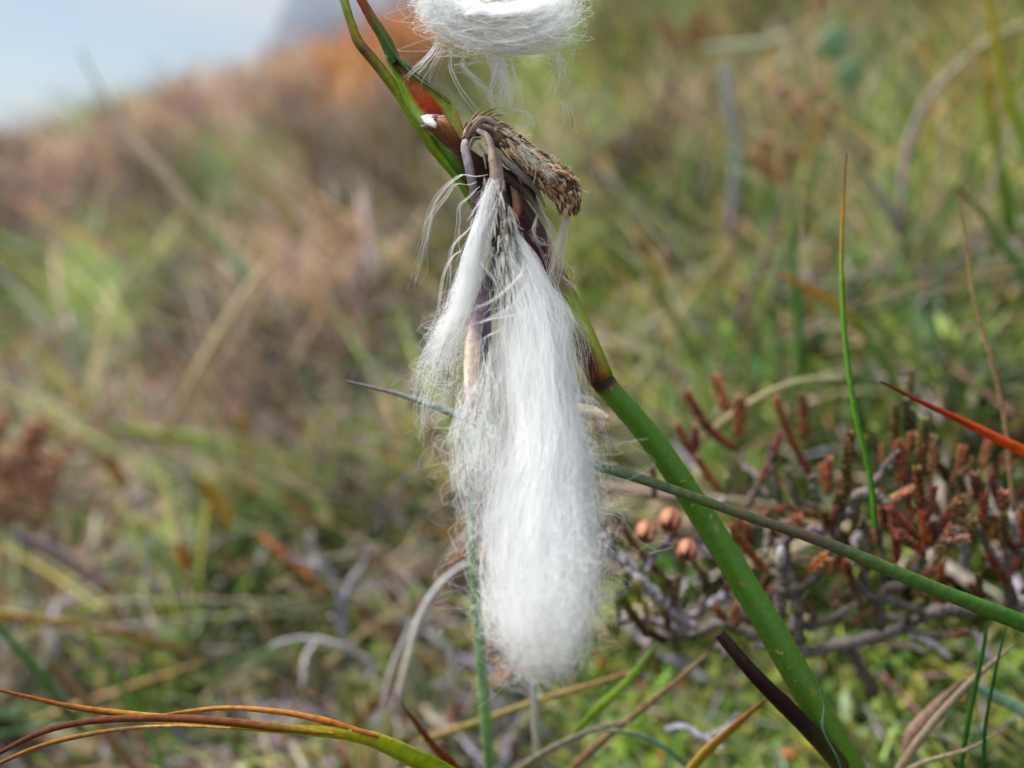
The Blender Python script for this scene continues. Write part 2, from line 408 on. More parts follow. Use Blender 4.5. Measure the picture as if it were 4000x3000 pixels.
def scatter(name, label, cat, protos, n, r0=.1, r1=9.5, kind='', size=1.0, tilt=.35, tint=None, keep=None, grow=.7, az=47, lift=0, clumpy=0):
    x, y, r = scatter_pos(n, r0, r1, az)
    if keep is not None:
        k = keep(x, y, r); x, y, r = x[k], y[k], r[k]
    if clumpy:                                                  # plants stand in clumps with dark gaps between them
        k = noise(x / (.018 + .075 * r) + 3, y / (.018 + .075 * r), 51) * .65 + noise(x / (.05 + .2 * r), y / (.05 + .2 * r), 52) * .35 + rng.normal(0, .07, len(x)) > clumpy
        x, y, r = x[k], y[k], r[k]
    z = ground(x, y) + lift
    # nothing of the carpet may reach the focus plane
    sc_ = size * rng.uniform(.65, 1.35, len(x)) * np.where(r > .45, (r / .45) ** grow, 1) * np.where(r < .2, .75, 1)
    cc = palette(x, y, r, kind) if tint is None else tint(x, y, r)
    mb = MB(); pi = rng.integers(0, len(protos), len(x))
    for p, (V, Fc, C) in enumerate(protos):
        m = pi == p; k = int(m.sum())
        if not k: continue
        a = rng.uniform(0, 2 * math.pi, k); tx = rng.normal(0, tilt, k); ty = rng.normal(0, tilt, k)
        ca, sa = np.cos(a), np.sin(a)
        rz = np.zeros((k, 3, 3)); rz[:, 0, 0] = ca; rz[:, 0, 1] = -sa; rz[:, 1, 0] = sa; rz[:, 1, 1] = ca; rz[:, 2, 2] = 1
        sh = np.tile(np.eye(3), (k, 1, 1)); sh[:, 0, 2] = tx; sh[:, 1, 2] = ty
        M = (sh @ rz) * sc_[m][:, None, None]
        v = np.einsum('kij,vj->kvi', M, V) + np.stack([x[m], y[m], z[m]], -1)[:, None]
        c = np.clip(C[None] * cc[m][:, None], 0, .9)
        f = (Fc[None] + (np.arange(k) * len(V))[:, None, None]).reshape(-1, Fc.shape[1])
        mb.add(v.reshape(-1, 3), f, c.reshape(-1, 3))
    o = mb.build(name, M_cover); tag(o, label, cat); o['kind'] = 'stuff'; return o

def tint_of(hexes):
    P_ = np.array([col(h) for h in hexes])
    return lambda x, y, r: P_[rng.integers(0, len(P_), len(x))]
scatter('grass', 'short mixed green and straw-coloured grass covering the whole hillside', 'grass',
        [proto_grass(6, .026, .00055, .9, (1.5, 1.0, .5)) for _ in range(10)], 22000, kind='grass', r0=.12, clumpy=.5)
scatter('tall_grass', 'thin taller grass blades mixed through the heath on the hillside', 'grass',
        [proto_grass(3, .05, .0007, 1.1, (1.4, .8, .4)) for _ in range(8)], 7000, clumpy=.45, kind='grass', r0=.24, r1=4, tilt=.5, grow=.55)
scatter('heather_carpet', 'low heather sprigs growing all over the hillside', 'heather',
        [proto_sprig(.018, 26), proto_sprig(.024, 32), proto_sprig(.014, 22), proto_sprig(.02, 28)], 8000, clumpy=.5, kind='sprig', r0=.13, tilt=.5, size=1.1)
scatter('tussock_grass', 'broad arching grass blades standing in loose tussocks over the heath', 'grass',
        [proto_grass(4, .055, .0009, 1.3, (1.5, 1.0, .5)) for _ in range(8)], 2600, kind='grass', r0=.4, r1=2.6, tilt=.5, grow=.6)
scatter('dead_stems', 'bleached dead stems leaning in every direction over the turf', 'plant litter',
        [proto_litter(.05, .0013), proto_litter(.035, .0012), proto_litter(.06, .001)], 3200, r0=.2, tilt=.8, grow=.7, lift=.006, r1=4,
        tint=tint_of(('c8b8a8', 'b8a8a8', 'a89888', 'd4c0a0', 'b4acb4', 'c4a078', '94705c', 'bcb8a8')))
scatter('moss', 'bright yellow-green moss cushions between the stems', 'moss',
        [proto_moss(.006, 16), proto_moss(.009, 20), proto_moss(.005, 14)], 15000, r0=.1, r1=1.4, tilt=.4, size=1.35,
        tint=tint_of(('8ca438', '9cac44', '749434', '88a04c', '587c28', 'a8a44c', '7c7c3c')),
        keep=lambda x, y, r: noise(x / .05, y / .05, 41) * .6 + rng.random(len(x)) * .4 + .35 * x / np.maximum(y, .05) + .25 * (y < .22) > .38)
scatter('leaf_litter', 'dead tan and grey stems lying in the moss and grass', 'plant litter',
        [proto_litter(.03, .0007), proto_litter(.022, .0005), proto_litter(.04, .0008), proto_litter(.018, .0009)], 7000, r0=.11, tilt=.35,
        tint=tint_of(('b6a596', 'a89b9c', '9a8878', 'c6b08e', '8b7a74', 'aaa2ac', 'b79468', '7d5f48')), size=1.0)
scatter('twig_litter', 'tangle of thin grey-lilac dead heather twigs in the lower left turf', 'twigs',
        [proto_litter(.03, .0006), proto_litter(.022, .0007), proto_litter(.016, .0005), proto_litter(.038, .0006)], 6500, r0=.16, r1=.8, tilt=.9, grow=.2, lift=.003,
        tint=tint_of(('b0a8ba', 'c4bccc', 'a298ac', 'd4cccf', '8e8494', 'bcaca4')),
        keep=lambda x, y, r: (x / np.maximum(y, .05) < .02) & (noise(x / .045, y / .045, 61) > .42))
scatter('short_turf', 'short fine grass coming up through the moss close by', 'grass', [proto_grass(4, .016, .00045, 1.0, (1.4, 1, .5)) for _ in range(8)], 3800, r0=.12, r1=.32, kind='grass', tilt=.4)
scatter('small_leaves', 'small rounded leaves of creeping plants in the turf', 'leaves',
        [proto_leaflets(8, .006), proto_leaflets(10, .005), proto_leaflets(6, .008)], 9000, r0=.13, tilt=.4, kind='leaf', clumpy=.48)
scatter('long_grass', 'long thin single grass blades arching over the turf', 'grass', [proto_grass(2, .08, .00055, 1.5, (1.5, .9, .4)) for _ in range(10)], 5000, r0=.29, r1=1.5, tilt=.6, grow=.25,
        keep=lambda x, y, r: rng.random(len(x)) < .28 + 1.3 * x / np.maximum(y, .05), tint=tint_of(('5c9434', '78a43c', '4c8444', 'a0b050', '8cac6c', 'c8bc98', 'd0c4a4', 'b4a484', 'a8a0a4')))

# ------------------------------------------------------------------ single blades, stalks and leaves
def px2m(wpx, d): return wpx * d / F
def line(pts):
    """rows (x, y, depth) -> points"""
    a = np.array(pts, float); return P(a[:, 0], a[:, 1], a[:, 2])
def rooted(pts, tip=.97, root=None):
    """photo points from root to tip; the root goes to the ground under it, the rest follows at near the same distance"""
    d0 = (root or gdepth(*pts[0])) * .94; a = np.array(pts, float)
    L = np.concatenate([[0], np.cumsum(np.hypot(*np.diff(a, axis=0).T))]); t = L / L[-1]
    return [(x, y, d0 * (1 + (tip - 1) * k)) for (x, y), k in zip(pts, t)]
def blade(name, label, cat, pts, wid, cols, m=None, flat=.22, fold=.25, twist=0., group=None, seg=22, parent=None):
    q = line(pts); ds = np.array([p[2] for p in pts])
    wm = [px2m(w_, d_) / 2 for w_, d_ in zip(np.interp(np.linspace(0, 1, len(pts)), np.linspace(0, 1, len(wid)), wid), ds)]
    mb = MB(); tube(mb, q, wm, cols, 12, seg, flat=flat, fold=fold, twist=twist, streak=.55, jit=.08)
    if parent: return mb.build(name, m or M_leaf, parent)
    o = mb.build(name, m or M_leaf, origin=q[0]); return tag(o, label, cat, group)

G_, T_ = 'grass_blade', 'dry_stalk'
B = lambda *a, **k: blade(*a, **k)
# in and near the focus plane
B('long_sedge_leaf', 'long narrow green sedge leaf passing behind the cotton and over the green stem', 'sedge leaf',
  [(4700, 2760, .14), (4300, 2570, .112), (4000, 2440, .107), (3600, 2282, .105), (3250, 2132, .104), (2900, 2012, .1035), (2600, 1905, .1035), (2330, 1820, .105), (2050, 1735, .107), (1800, 1628, .109), (1600, 1553, .11), (1352, 1488, .111)],
  [90, 90, 84, 80, 76, 68, 54, 42, 38, 40, 34, 8], ['3a7a24', '427f28', '46822c', '488230', '4a7f30', '4f8030', '548034', '587a3c', '6c5a54', '6f7b4a', '7c8c74', '8ca088', '9ca49c', '8c7484'], fold=.35, flat=.3, seg=50)
B('red_sedge_leaf', 'tapering leaf turning from dark red tip to orange, above the heather at right', 'sedge leaf',
  [(4750, 2250, .17), (4400, 1960, .135), (4000, 1765, .118), (3800, 1665, .115), (3600, 1570, .113), (3440, 1490, .112)], [80, 84, 80, 66, 46, 8],
  ['4c7c3a', '5c7a34', '6c7c30', 'a8822c', 'e8901c', 'e8801c', 'dc681c', 'c0401c', '5c1c30'], fold=.5, flat=.3, seg=30)
B('broken_sedge_stem', 'dark brown broken leaf stump with cut tip, against the foot of the green stem', 'broken stem',
  [(3560, 3420, .125), (3330, 3060, .113), (3250, 2950, .110), (3100, 2790, .108), (2950, 2640, .1065), (2810, 2475, .106)], [90, 84, 80, 72, 66, 44],
  ['3f5c20', '4f6f28', '5a7430', '5c7030', '4a4420', '2c1812', '2a1416', '3a2a22'], fold=.1, flat=.6, seg=28)
e_ = empty('dying_sedge_leaf', P(2150, 3500, .15), 'bright green leaf splitting into curling orange and brown dead strips, bottom left corner', 'sedge leaf')
for pts, wid, cols, fl in (
    ([(2150, 3500, .15), (1900, 3160, .118), (1740, 3040, .110), (1600, 2960, .106), (1430, 2885, .104), (1250, 2860, .103), (1050, 2850, .1035), (820, 2835, .104), (600, 2825, .104)], [150, 180, 185, 165, 140, 110, 66, 30, 5], ['3c6c18', '5d9420', '67a824', '6cac24', '8aae24', 'a8ac24', 'c0a030', 'c08a30'], .25),
    ([(1300, 2868, .1023), (1100, 2850, .1015), (850, 2822, .101), (600, 2810, .101), (350, 2822, .1005), (150, 2868, .100), (-80, 2985, .099)], [16, 40, 38, 34, 30, 26, 14], ['9a8a20', '8c5420', '7c4420', '7a4426', '6e3a24', '5c3022'], .5),
    ([(1480, 2880, .104), (1380, 2855, .1035), (1250, 2815, .103), (1100, 2785, .103), (900, 2768, .103), (740, 2780, .103), (620, 2795, .103)], [24, 36, 30, 26, 22, 20, 8], ['b07030', 'b8702c', 'c07c30', 'c88838', 'b98034', 'b07838'], .35),
    ([(820, 2822, .1025), (620, 2806, .102), (420, 2785, .102), (250, 2758, .1015), (100, 2722, .101), (-80, 2680, .101)], [8, 34, 34, 26, 18, 12], ['c09030', 'bc8428', 'a86a28', '9c5424', '8a4420'], .4),
    ([(900, 2845, .1035), (700, 2838, .103), (500, 2848, .1025), (300, 2880, .102), (120, 2930, .1015), (-80, 3020, .101)], [8, 16, 18, 22, 20, 12], ['c4a860', 'c8a468', 'a87c3c', '9a6830', '84501c'], .35)):
    blade('leaf_strip', '', '', pts, wid, cols, M_dry if fl > .3 else M_leaf, flat=.25, fold=fl, parent=e_, seg=34)
B('red_brown_leaf', 'narrow red-brown leaf tip leaning right at the bottom, below the cotton tuft', 'leaf',
  [(1900, 3200, .14), (1780, 3010, .125), (1680, 2900, .122), (1565, 2745, .12)], [80, 70, 44, 6], ['8a4a20', '9c5a2c', '8c4428', '7a3a28'], M_dry)
B('upright_grass_blade', 'thin upright bright green blade with brown needle tip, right of the cotton grass', 'grass blade',
  rooted([(3420, 2060), (3400, 1860), (3340, 1600), (3300, 1300), (3288, 1000), (3298, 750), (3308, 600)], 1, .122), [26, 24, 24, 22, 20, 14, 4], ['3f7a1c', '4f8424', '5c9028', '629430', '7a9c2c', 'b88c24', '4a3024'], fold=.4)
B(T_, 'thin tan dry stalk curving up at the right edge', 'dry stalk', rooted([(3960, 2000), (3925, 1650), (3870, 1400), (3800, 1150), (3775, 950), (3740, 760)], 1, .135), [18, 18, 16, 14, 12, 6], ['8a6a4c', '9a7a58', 'a88a64', '9c7c54'], M_dry, flat=.8, fold=0)
B('pale_green_stem', 'blurred pale green upright stem beside and behind the cotton tuft', 'stem',
  [(1935, 3300, .15), (1915, 3050, .135), (1880, 2600, .132), (1850, 2200, .13), (1835, 1850, .129), (1800, 1600, .128)], [46, 44, 44, 42, 36, 14], ['6c9450', '80a464', '8aac74', '94b084', '9cb494'], flat=.7, fold=0)
B('hair_thin_grass', 'hair-thin blue-green grass lying over the foot of the green stem', 'grass blade',
  [(3300, 3060, .112), (3270, 2960, .109), (3215, 2850, .107), (3218, 2760, .1065), (3200, 2690, .106)], [10, 9, 8, 7, 3], ['5c8068', '7c9c8a', '88a898'], flat=.7, fold=0)
# near heath, middle distances
S = lambda n, l, c, pts, wid, cols, m=None, tip=.96, root=None, **k: B(n, l, c, rooted(pts, tip, root), wid, cols, m, **k)
S(G_, 'green blade with dead brown tip bending in from the right edge', 'grass blade', [(4200, 1500), (4050, 1150), (3930, 960), (3830, 820), (3735, 725)], [50, 50, 46, 38, 12], ['3f7a4c', '4f8a58', '568f5c', '8a9a50', '8c6a44'], root=.21)
S(G_, 'green blade ending in a yellow and orange tip, in mid air right of the stem', 'grass blade', [(3560, 1620), (3400, 1330), (3230, 1170), (3040, 1070)], [36, 36, 34, 14], ['4f7a34', '5f8a38', '8a9a30', 'c89a28', 'c06a30'], root=.235)
S(T_, 'grey-tan dead stalk arching over to the top right corner', 'dry stalk', [(3550, 1250), (3530, 900), (3535, 640), (3590, 450), (3700, 300), (3900, 140), (4150, 60)], [38, 38, 38, 36, 32, 30, 24], ['7a5a4c', '84706a', '94868a', '968a80', '9c9878', 'a09a78'], M_dry, flat=.8, fold=0, root=.31)
S(G_, 'yellow-green blade standing at the top right corner', 'grass blade', [(4200, 1100), (4060, 700), (3975, 480), (3915, 250), (3862, 0), (3830, -140)], [44, 42, 42, 38, 34, 10], ['4f9a2c', '6aa62c', '86ac24', 'a8b028', 'c0b030', 'c0a838'], root=.23)
S(G_, 'short blade with orange tip beside the yellow-green corner blade', 'grass blade', [(3960, 900), (3900, 600), (3870, 380), (3835, 190)], [44, 44, 34, 8], ['5a8228', '7a9428', 'a89a24', 'c8821c'], root=.26)
S('dead_leaf', 'flat pale grey dead leaf near the top right, pointing left', 'dead leaf', [(3250, 60), (3120, 120), (3000, 170), (2870, 190), (2740, 185)], [16, 24, 40, 48, 20], ['a0a078', 'a8aa8c', 'b0b69c', 'b8c0ac'], M_dry, root=.53)
S(T_, 'upright grey-lilac dead stalk, broken off below the pale leaf', 'dry stalk', [(2850, 1000), (2860, 860), (2880, 600), (2850, 420), (2830, 250)], [44, 46, 46, 44, 36], ['8a8498', '9c98ac', 'a8a8b8', 'a0acb0', 'b4c0c4'], M_dry, flat=.6, fold=0, root=.42)
S('dead_leaf', 'short pale grey dead leaf slanting down right, beside the upright green blade tip', 'dead leaf', [(3560, 1010), (3500, 860), (3430, 750), (3355, 650)], [20, 46, 40, 10], ['6a5a54', '94908c', 'a8a8a0', 'a4ac9c'], M_dry, root=.3)
S(G_, 'pale short blade standing left of the upright green blade', 'grass blade', [(3020, 1200), (3060, 1020), (3095, 880)], [42, 36, 10], ['7a8a74', 'a4b098', '8aa070'], root=.27)
S(G_, 'thin green blade running up left of the upright green blade', 'grass blade', [(3130, 1700), (3120, 1300), (3100, 1000), (3105, 640)], [40, 38, 30, 8], ['4c7a2c', '5c8a38', '689248', '7a9a54'], root=.24)
S(G_, 'blade with orange tip standing free at the right of the cotton head', 'grass blade', [(2750, 1450), (2640, 1250), (2560, 1080), (2480, 890)], [34, 34, 40, 12], ['7a8c54', '8fa04c', 'a8a040', 'c0883c'], root=.28)
S(T_, 'brown diagonal stalk with knotted foot crossing the turf right of the stem', 'dry stalk', [(2850, 1330), (2960, 1080), (3060, 830), (3100, 700)], [34, 30, 28, 14], ['8c8a7a', '94786c', 'a08a78', '9a9474'], M_dry, root=.3)
S(T_, 'long tan dead stalk leaning right, alone in the brown turf at left', 'dry stalk', [(640, 1700), (820, 1370), (900, 1240), (980, 1120), (1075, 1005)], [30, 34, 38, 38, 26], ['b0946c', 'c8b088', 'd0b898', 'd4bc98'], M_dry, flat=.6, root=.36)
S(G_, 'blurred long blade, green below and tan above, topmost at left against the ridge', 'grass blade', [(980, 1120), (820, 900), (640, 680), (500, 520), (390, 350), (310, 190)], [50, 46, 40, 30, 20, 10], ['94b490', 'b4c08c', 'd8c4a8', 'e0ccb8', 'd0c4b8', 'c0c0c0'], root=.46)
S(G_, 'blurred tan blade left of the bracts, parallel to the longer one', 'grass blade', [(1180, 920), (1060, 760), (940, 610), (800, 440)], [54, 60, 60, 30], ['c0a880', 'd0b888', 'dcc8a0', 'd8c498'], root=.48)
S(T_, 'reddish blurred stalk just left of the brown seed head', 'dry stalk', [(1330, 980), (1290, 850), (1240, 700), (1170, 500)], [40, 44, 34, 16], ['a87c64', 'ac8468', '9c7c60', '94785c'], M_dry, root=.62)
S('broad_grass_leaf', 'broad bright yellow-green leaf arching to the right in the left turf', 'grass leaf', [(1130, 1960), (1080, 1870), (950, 1780), (760, 1720), (560, 1700), (400, 1660)], [40, 56, 60, 60, 44, 16], ['6c8c34', '88a844', '98b454', 'a8b85c', '98a84c', '8a9c44'], root=.37, tip=.97)
S('yellow_leaf', 'single ochre-yellow leaf lying left of the cotton tuft', 'leaf', [(890, 2060), (860, 1990), (810, 1920), (740, 1850)], [30, 76, 66, 16], ['c49a34', 'c8a044', 'b8923c', '9a8c3c'], M_dry, root=.27)
S('yellow_leaf', 'small yellow leaf high in the left turf above the bright green leaf', 'leaf', [(960, 1700), (955, 1650), (940, 1590)], [20, 70, 16], ['c09a34', 'd0a844', 'b09040'], M_dry, root=.36)
S('orange_leaf', 'small orange leaf standing in the turf low at left', 'leaf', [(720, 2240), (715, 2190), (705, 2120)], [20, 56, 12], ['c07830', 'c88034', 'a87034'], M_dry, root=.24)
S('orange_leaf', 'orange-brown curled leaf beside the rusty fern at left edge', 'leaf', [(500, 1890), (440, 1840), (370, 1800)], [20, 56, 20], ['a8742c', 'b4802c', '94702c'], M_dry, root=.3)
S(G_, 'green blade crossing the bottom left corner', 'grass blade', [(320, 2860), (200, 2700), (90, 2560), (-60, 2400)], [36, 40, 36, 30], ['3c5c24', '4f7a38', '54844c', '4c7a40'], root=.2)
S(G_, 'long thin green blade slanting up left above the orange strips', 'grass blade', [(660, 3060), (580, 2860), (480, 2690), (400, 2580), (330, 2440)], [26, 26, 26, 24, 12], ['5a9030', '6ca038', '6c9c38', '749c40'], root=.19)
S(T_, 'tan dead stalk slanting down right under the orange strips', 'dry stalk', [(560, 3060), (430, 2880), (330, 2740), (200, 2590)], [40, 42, 44, 34], ['8a6844', '9a7850', 'a08058', '8c7050'], M_dry, root=.19)
S(T_, 'orange-brown blade lying level near the left edge, lower third', 'dry stalk', [(760, 2560), (560, 2500), (350, 2455), (160, 2430), (-60, 2395)], [26, 38, 40, 40, 36], ['7a6430', '8c6c34', '9a7438', 'a0783c'], M_dry, root=.225)
S(T_, 'pale pinkish dead stems lying at the left edge in the middle of the turf', 'dry stalk', [(420, 2280), (300, 2220), (180, 2150), (40, 2080)], [30, 70, 70, 36], ['ac9490', 'b49c98', 'a8949c', '948088'], M_dry, root=.26)
for i, (lab, pts, wd) in enumerate((
    ('bleached stalk bent over in a hook, left of the cotton tuft foot', [(1560, 2720), (1600, 2560), (1640, 2420), (1700, 2310), (1780, 2230), (1860, 2190)], 36),
    ('short bleached stalk standing left of the hooked bleached stalk', [(1500, 2760), (1540, 2600), (1590, 2480), (1610, 2420)], 32),
    ('bleached stalk standing under the cotton tuft', [(2100, 2960), (2090, 2820), (2085, 2700), (2060, 2600)], 30),
    ('short pinkish bleached stalk right of the hooked bleached stalk', [(1780, 2700), (1760, 2560), (1720, 2470)], 32))):
    S('bleached_stalk', lab, 'dead stalk', pts, [wd, wd, wd * .8, wd * .5], ['c0b4a4', 'd0c8bc', 'd0ccd0', 'c8ccc8'], M_dry, flat=.35, fold=.3, group='bleached stalks around the cotton tuft foot', root=(.165, .17, .145, .155)[i])
S(G_, 'bright yellow-green blade leaning right beneath the cotton tuft', 'grass blade', [(2230, 2880), (2340, 2770), (2450, 2670), (2570, 2510)], [20, 40, 36, 12], ['7a9a2c', '8fac38', '8cb040', '7ca044'], root=.142)
S(G_, 'orange-yellow blade leaning right at bottom, left of the broken stump', 'grass blade', [(2660, 3060), (2760, 2940), (2870, 2840), (3000, 2725)], [44, 44, 36, 12], ['a8a034', 'b08c34', 'b0783c', '9a6440'], root=.13)
S(G_, 'pale green blade arching low along the bottom edge', 'grass blade', [(2720, 3030), (2600, 2925), (2480, 2870), (2320, 2850)], [24, 26, 24, 8], ['7a9a74', '8aaa84', '94ac88', '9aac84'], root=.135)
S(T_, 'long straw-coloured stalk lying level beneath the cotton tuft', 'dry stalk', [(1640, 2900), (1850, 2830), (2100, 2740), (2300, 2680), (2520, 2610)], [34, 34, 30, 26, 14], ['a08c54', 'ac9860', 'ac8c58', 'a07c54'], M_dry, root=.155, tip=.93)
S(T_, 'brown stalk rising right beneath the cotton tuft to the heather', 'dry stalk', [(2180, 3060), (2350, 2900), (2550, 2740), (2760, 2560)], [32, 32, 30, 16], ['8a6c50', '94744f', '9c8058', '94785a'], M_dry, root=.142)
S(T_, 'grey dead stalk rising right along the bottom edge', 'dry stalk', [(1960, 3050), (2150, 2930), (2330, 2850), (2470, 2820)], [32, 32, 28, 12], ['8c8474', '989078', '94887c', '8c7c70'], M_dry, root=.14)
S(T_, 'straight pale tan stalk rising right in the bottom right corner', 'dry stalk', [(3480, 3060), (3620, 2860), (3780, 2680), (3960, 2520)], [40, 40, 34, 14], ['a48e70', 'ac967c', 'a8947c', '9c8870'], M_dry, root=.133)
S(T_, 'level straw stalk low in the bottom right corner', 'dry stalk', [(3440, 3080), (3600, 2985), (3780, 2930), (3900, 2860)], [26, 26, 22, 8], ['a89878', 'b0a080', 'a89878'], M_dry, root=.128)
S(G_, 'dark green thin blade hanging upright below the long sedge leaf, nearer the stem', 'grass blade', [(3740, 3100), (3780, 2840), (3830, 2600), (3860, 2430)], [22, 24, 22, 12], ['3a6a20', '44782a', '3c702c'], root=.127)
S(G_, 'dark blue-green thin blade at right edge below the long sedge leaf', 'grass blade', [(3840, 3100), (3850, 2840), (3890, 2620), (3930, 2450)], [14, 16, 15, 8], ['2c5428', '346430', '386838'], root=.124)
S('brown_leaf', 'curled brown papery leaf on the moss in the bottom right corner', 'leaf', [(3540, 2990), (3580, 2880), (3660, 2780), (3760, 2660)], [36, 74, 60, 16], ['94745c', 'a48470', '98806c', '806858'], M_dry, root=.14, fold=.6)
S(G_, 'pale mint-green broad blade lying in the bottom right corner', 'grass blade', [(3760, 2660), (3880, 2720), (4000, 2780), (4150, 2860)], [20, 50, 54, 40], ['74987c', '8cac8c', '94ac94'], root=.145)
S(T_, 'yellow-tipped straw pointing left above the heather', 'dry stalk', [(3300, 1480), (3100, 1500), (2900, 1600), (2740, 1720)], [20, 34, 40, 30], ['9c9c6c', 'b0a878', 'b0a074', '9c8c64'], M_dry, root=.17)
S(T_, 'level dead stalk passing behind the green stem below its joint', 'dry stalk', [(3050, 1980), (2850, 1960), (2600, 1940), (2330, 1900)], [26, 44, 44, 30], ['8c7c64', '948470', '9c8c78', '9a8c7c'], M_dry, root=.18, flat=.6)
S('cream_leaf_tip', 'small cream-coloured dried leaf tip showing between the cotton and the stem joint', 'leaf', [(2220, 1600), (2280, 1610), (2340, 1622), (2378, 1635)], [40, 62, 58, 20], ['a89c78', 'c0b490', 'c8bc98', 'b8a888'], M_dry, root=.118)

# round leaves, dried fern clumps, dried heath flowers
e_ = empty('creeping_willow', P(3330, 520, .36), 'two round pale green leaves on one twig near the top right', 'plant')
mb = MB(); tube(mb, line([(3330, 520, .36), (3320, 350, .352), (3280, 200, .35)]), [.0007, .0006, .0003], ['6a5a34', '6c8050'], 5, 8); mb.build('twig', M_wood, e_)
for x, y, rr_ in ((3258, 165, 62), (3325, 285, 56)):
    mb = MB(); c = P(x, y, .348); k = px2m(rr_, .348)
    ellip(mb, c, np.array([[.2, -.15, 1], [1, .1, -.15], [.1, .22, 0]]) * k, ['84a884', '9cbc98', '94b48c'], 12, 9); mb.build('round_leaf', M_leaf, e_)
def fern(lab, spots, cols, d, rootpx):
    e = empty('dried_fern', P(rootpx[0], rootpx[1], d * 1.02), lab, 'dried fern')
    for (x0, y0, x1, y1, wd) in spots:
        mb = MB(); a = np.array([x0, y0]); b = np.array([x1, y1]); n = 9
        q = line([(x0, y0, d), ((x0 + x1) / 2 + rng.uniform(-20, 20), (y0 + y1) / 2 - 15, d * .985), (x1, y1, d * .975)])
        tube(mb, q, [px2m(7, d), px2m(5, d), px2m(2, d)], [cols[0]] * 2, 4, 8)
        for k in range(n):
            t = (k + .5) / n; p = np.array([np.interp(t, [0, .5, 1], q[:, i]) for i in range(3)])
            for sg in (-1, 1):
                ax = np.array([(b - a)[1], 0, (b - a)[0]], float); ax /= np.linalg.norm(ax); L = px2m(wd, d) * (1 - .6 * t) * rng.uniform(.7, 1.1)
                tip = p + ax * sg * L + np.array([0, rng.uniform(-.3, .3) * L, L * rng.uniform(.1, .5)])
                tube(mb, [p, (p + tip) / 2 + [0, 0, L * .12], tip], [px2m(12, d), px2m(17, d), px2m(4, d)], [cols[int(rng.integers(len(cols)))]] * 2, 4, 4, flat=.35, fold=.4)
        mb.build('frond', M_dry, e)
fern('rust-brown dried fern clump at the left edge', [(30, 2060, 60, 1760, 90), (150, 2080, 230, 1800, 90), (-40, 2000, -60, 1720, 90), (100, 2000, 330, 1700, 80), (120, 1960, 130, 1650, 80), (20, 1900, 200, 1640, 70), (-80, 1860, 30, 1620, 70)], ['b07c5c', 'a86c4c', 'b88a70', '8c5a3c', 'c09478'], .3, (80, 2120))
fern('tan dried fern tuft right of centre, upper', [(3080, 450, 3260, 350, 44), (3120, 480, 3060, 330, 40), (3180, 560, 3290, 400, 50), (3150, 640, 3190, 430, 44)], ['b89878', 'ac8868', 'c4a484', '9c7454'], .37, (3160, 700))
fern('reddish tan dried fern tuft below and left of the tan one', [(3010, 720, 2990, 540, 70), (3060, 740, 3090, 580, 60), (3000, 700, 2930, 600, 60)], ['b08468', 'a87858', 'b89070', 'a46c50'], .36, (3030, 780))
fern('faint brown dried fern far up the slope beside the top cotton ring', [(2700, 220, 2760, 60, 60), (2620, 200, 2580, 80, 50), (2790, 190, 2830, 90, 40)], ['a8684c', 'b07458', '9c6048'], .8, (2700, 260))

# ------------------------------------------------------------------ heather at the right
def Z4(x, y): return 2300 + x / 1.3012, 1400 + y / 1.3012
def nz_(d): return .1005 + (np.asarray(d) - .1005) * .92
def shoot(parent, base, tip, d0, d1, wpx, c_lo, c_hi, bend=0.):
    """a heather shoot: a stem clothed in four rows of tiny overlapping scale leaves"""
    d0, d1 = nz_(d0), nz_(d1); x0, y0 = Z4(*base); x1, y1 = Z4(*tip); mb = MB()
    mx_, my = (x0 + x1) / 2 + bend * (y1 - y0), (y0 + y1) / 2 - bend * (x1 - x0)
    q = line([(x0, y0, d0), (mx_, my, (d0 + d1) / 2), (x1, y1, d1)])
    w_ = px2m(wpx * .88, d0) / 2
    s = tube(mb, q, [w_ * .35, w_ * .45, w_ * .4, w_ * .2], [c_lo, c_hi], 6, 10)
    L = np.linalg.norm(s[-1] - s[0]); step = w_ * .62; n = max(4, int(L / step))
    T = np.gradient(s, axis=0); tt = np.linspace(0, 1, len(s))
    lo, hi = np.array(col(c_lo)), np.array(col(c_hi))
    for k in range(n):
        t = .08 + .92 * k / n; p = np.array([np.interp(t, tt, s[:, i]) for i in range(3)]); T_v = np.array([np.interp(t, tt, T[:, i]) for i in range(3)]); T_v /= np.linalg.norm(T_v)
        a_ = np.cross(T_v, [0, 1, 0]); a_ /= np.linalg.norm(a_); b_ = np.cross(T_v, a_)
        env = (.75 + .35 * math.sin(math.pi * min(1, t * 1.15)))
        for r_ in range(4):
            an = r_ * math.pi / 2 + (k % 2) * math.pi / 4 + rng.uniform(-.2, .2); o_ = a_ * math.cos(an) + b_ * math.sin(an)
            ll = w_ * rng.uniform(.9, 1.15); di = T_v * .85 + o_ * .42; di /= np.linalg.norm(di)
            c = p + o_ * w_ * .42 * env + di * ll * .5
            side = np.cross(di, o_); side /= np.linalg.norm(side); cc = lo + (hi - lo) * t; cc = (cc if rng.random() > .4 else cc * .45 + np.array(col(('6c7034', '8c7848', '5c4c2c')[int(rng.integers(3))])) * .55) * rng.uniform(.5, 1.5); nn = np.cross(side, di)
            ellip(mb, c, [di * ll * .72, side * w_ * .36, nn * w_ * .22], [cc * .7, cc, np.minimum(cc * 1.35 + .02, 1)], 5, 4)
    return mb.build('shoot', M_shoot, parent)
RB, OB, OL, PU, GR = ('8c4430', 'a0583e'), ('a86440', '9c5c3c'), ('5c3c22', '605028'), ('743a44', '884048'), ('4c5c2a', '6c7c3c')
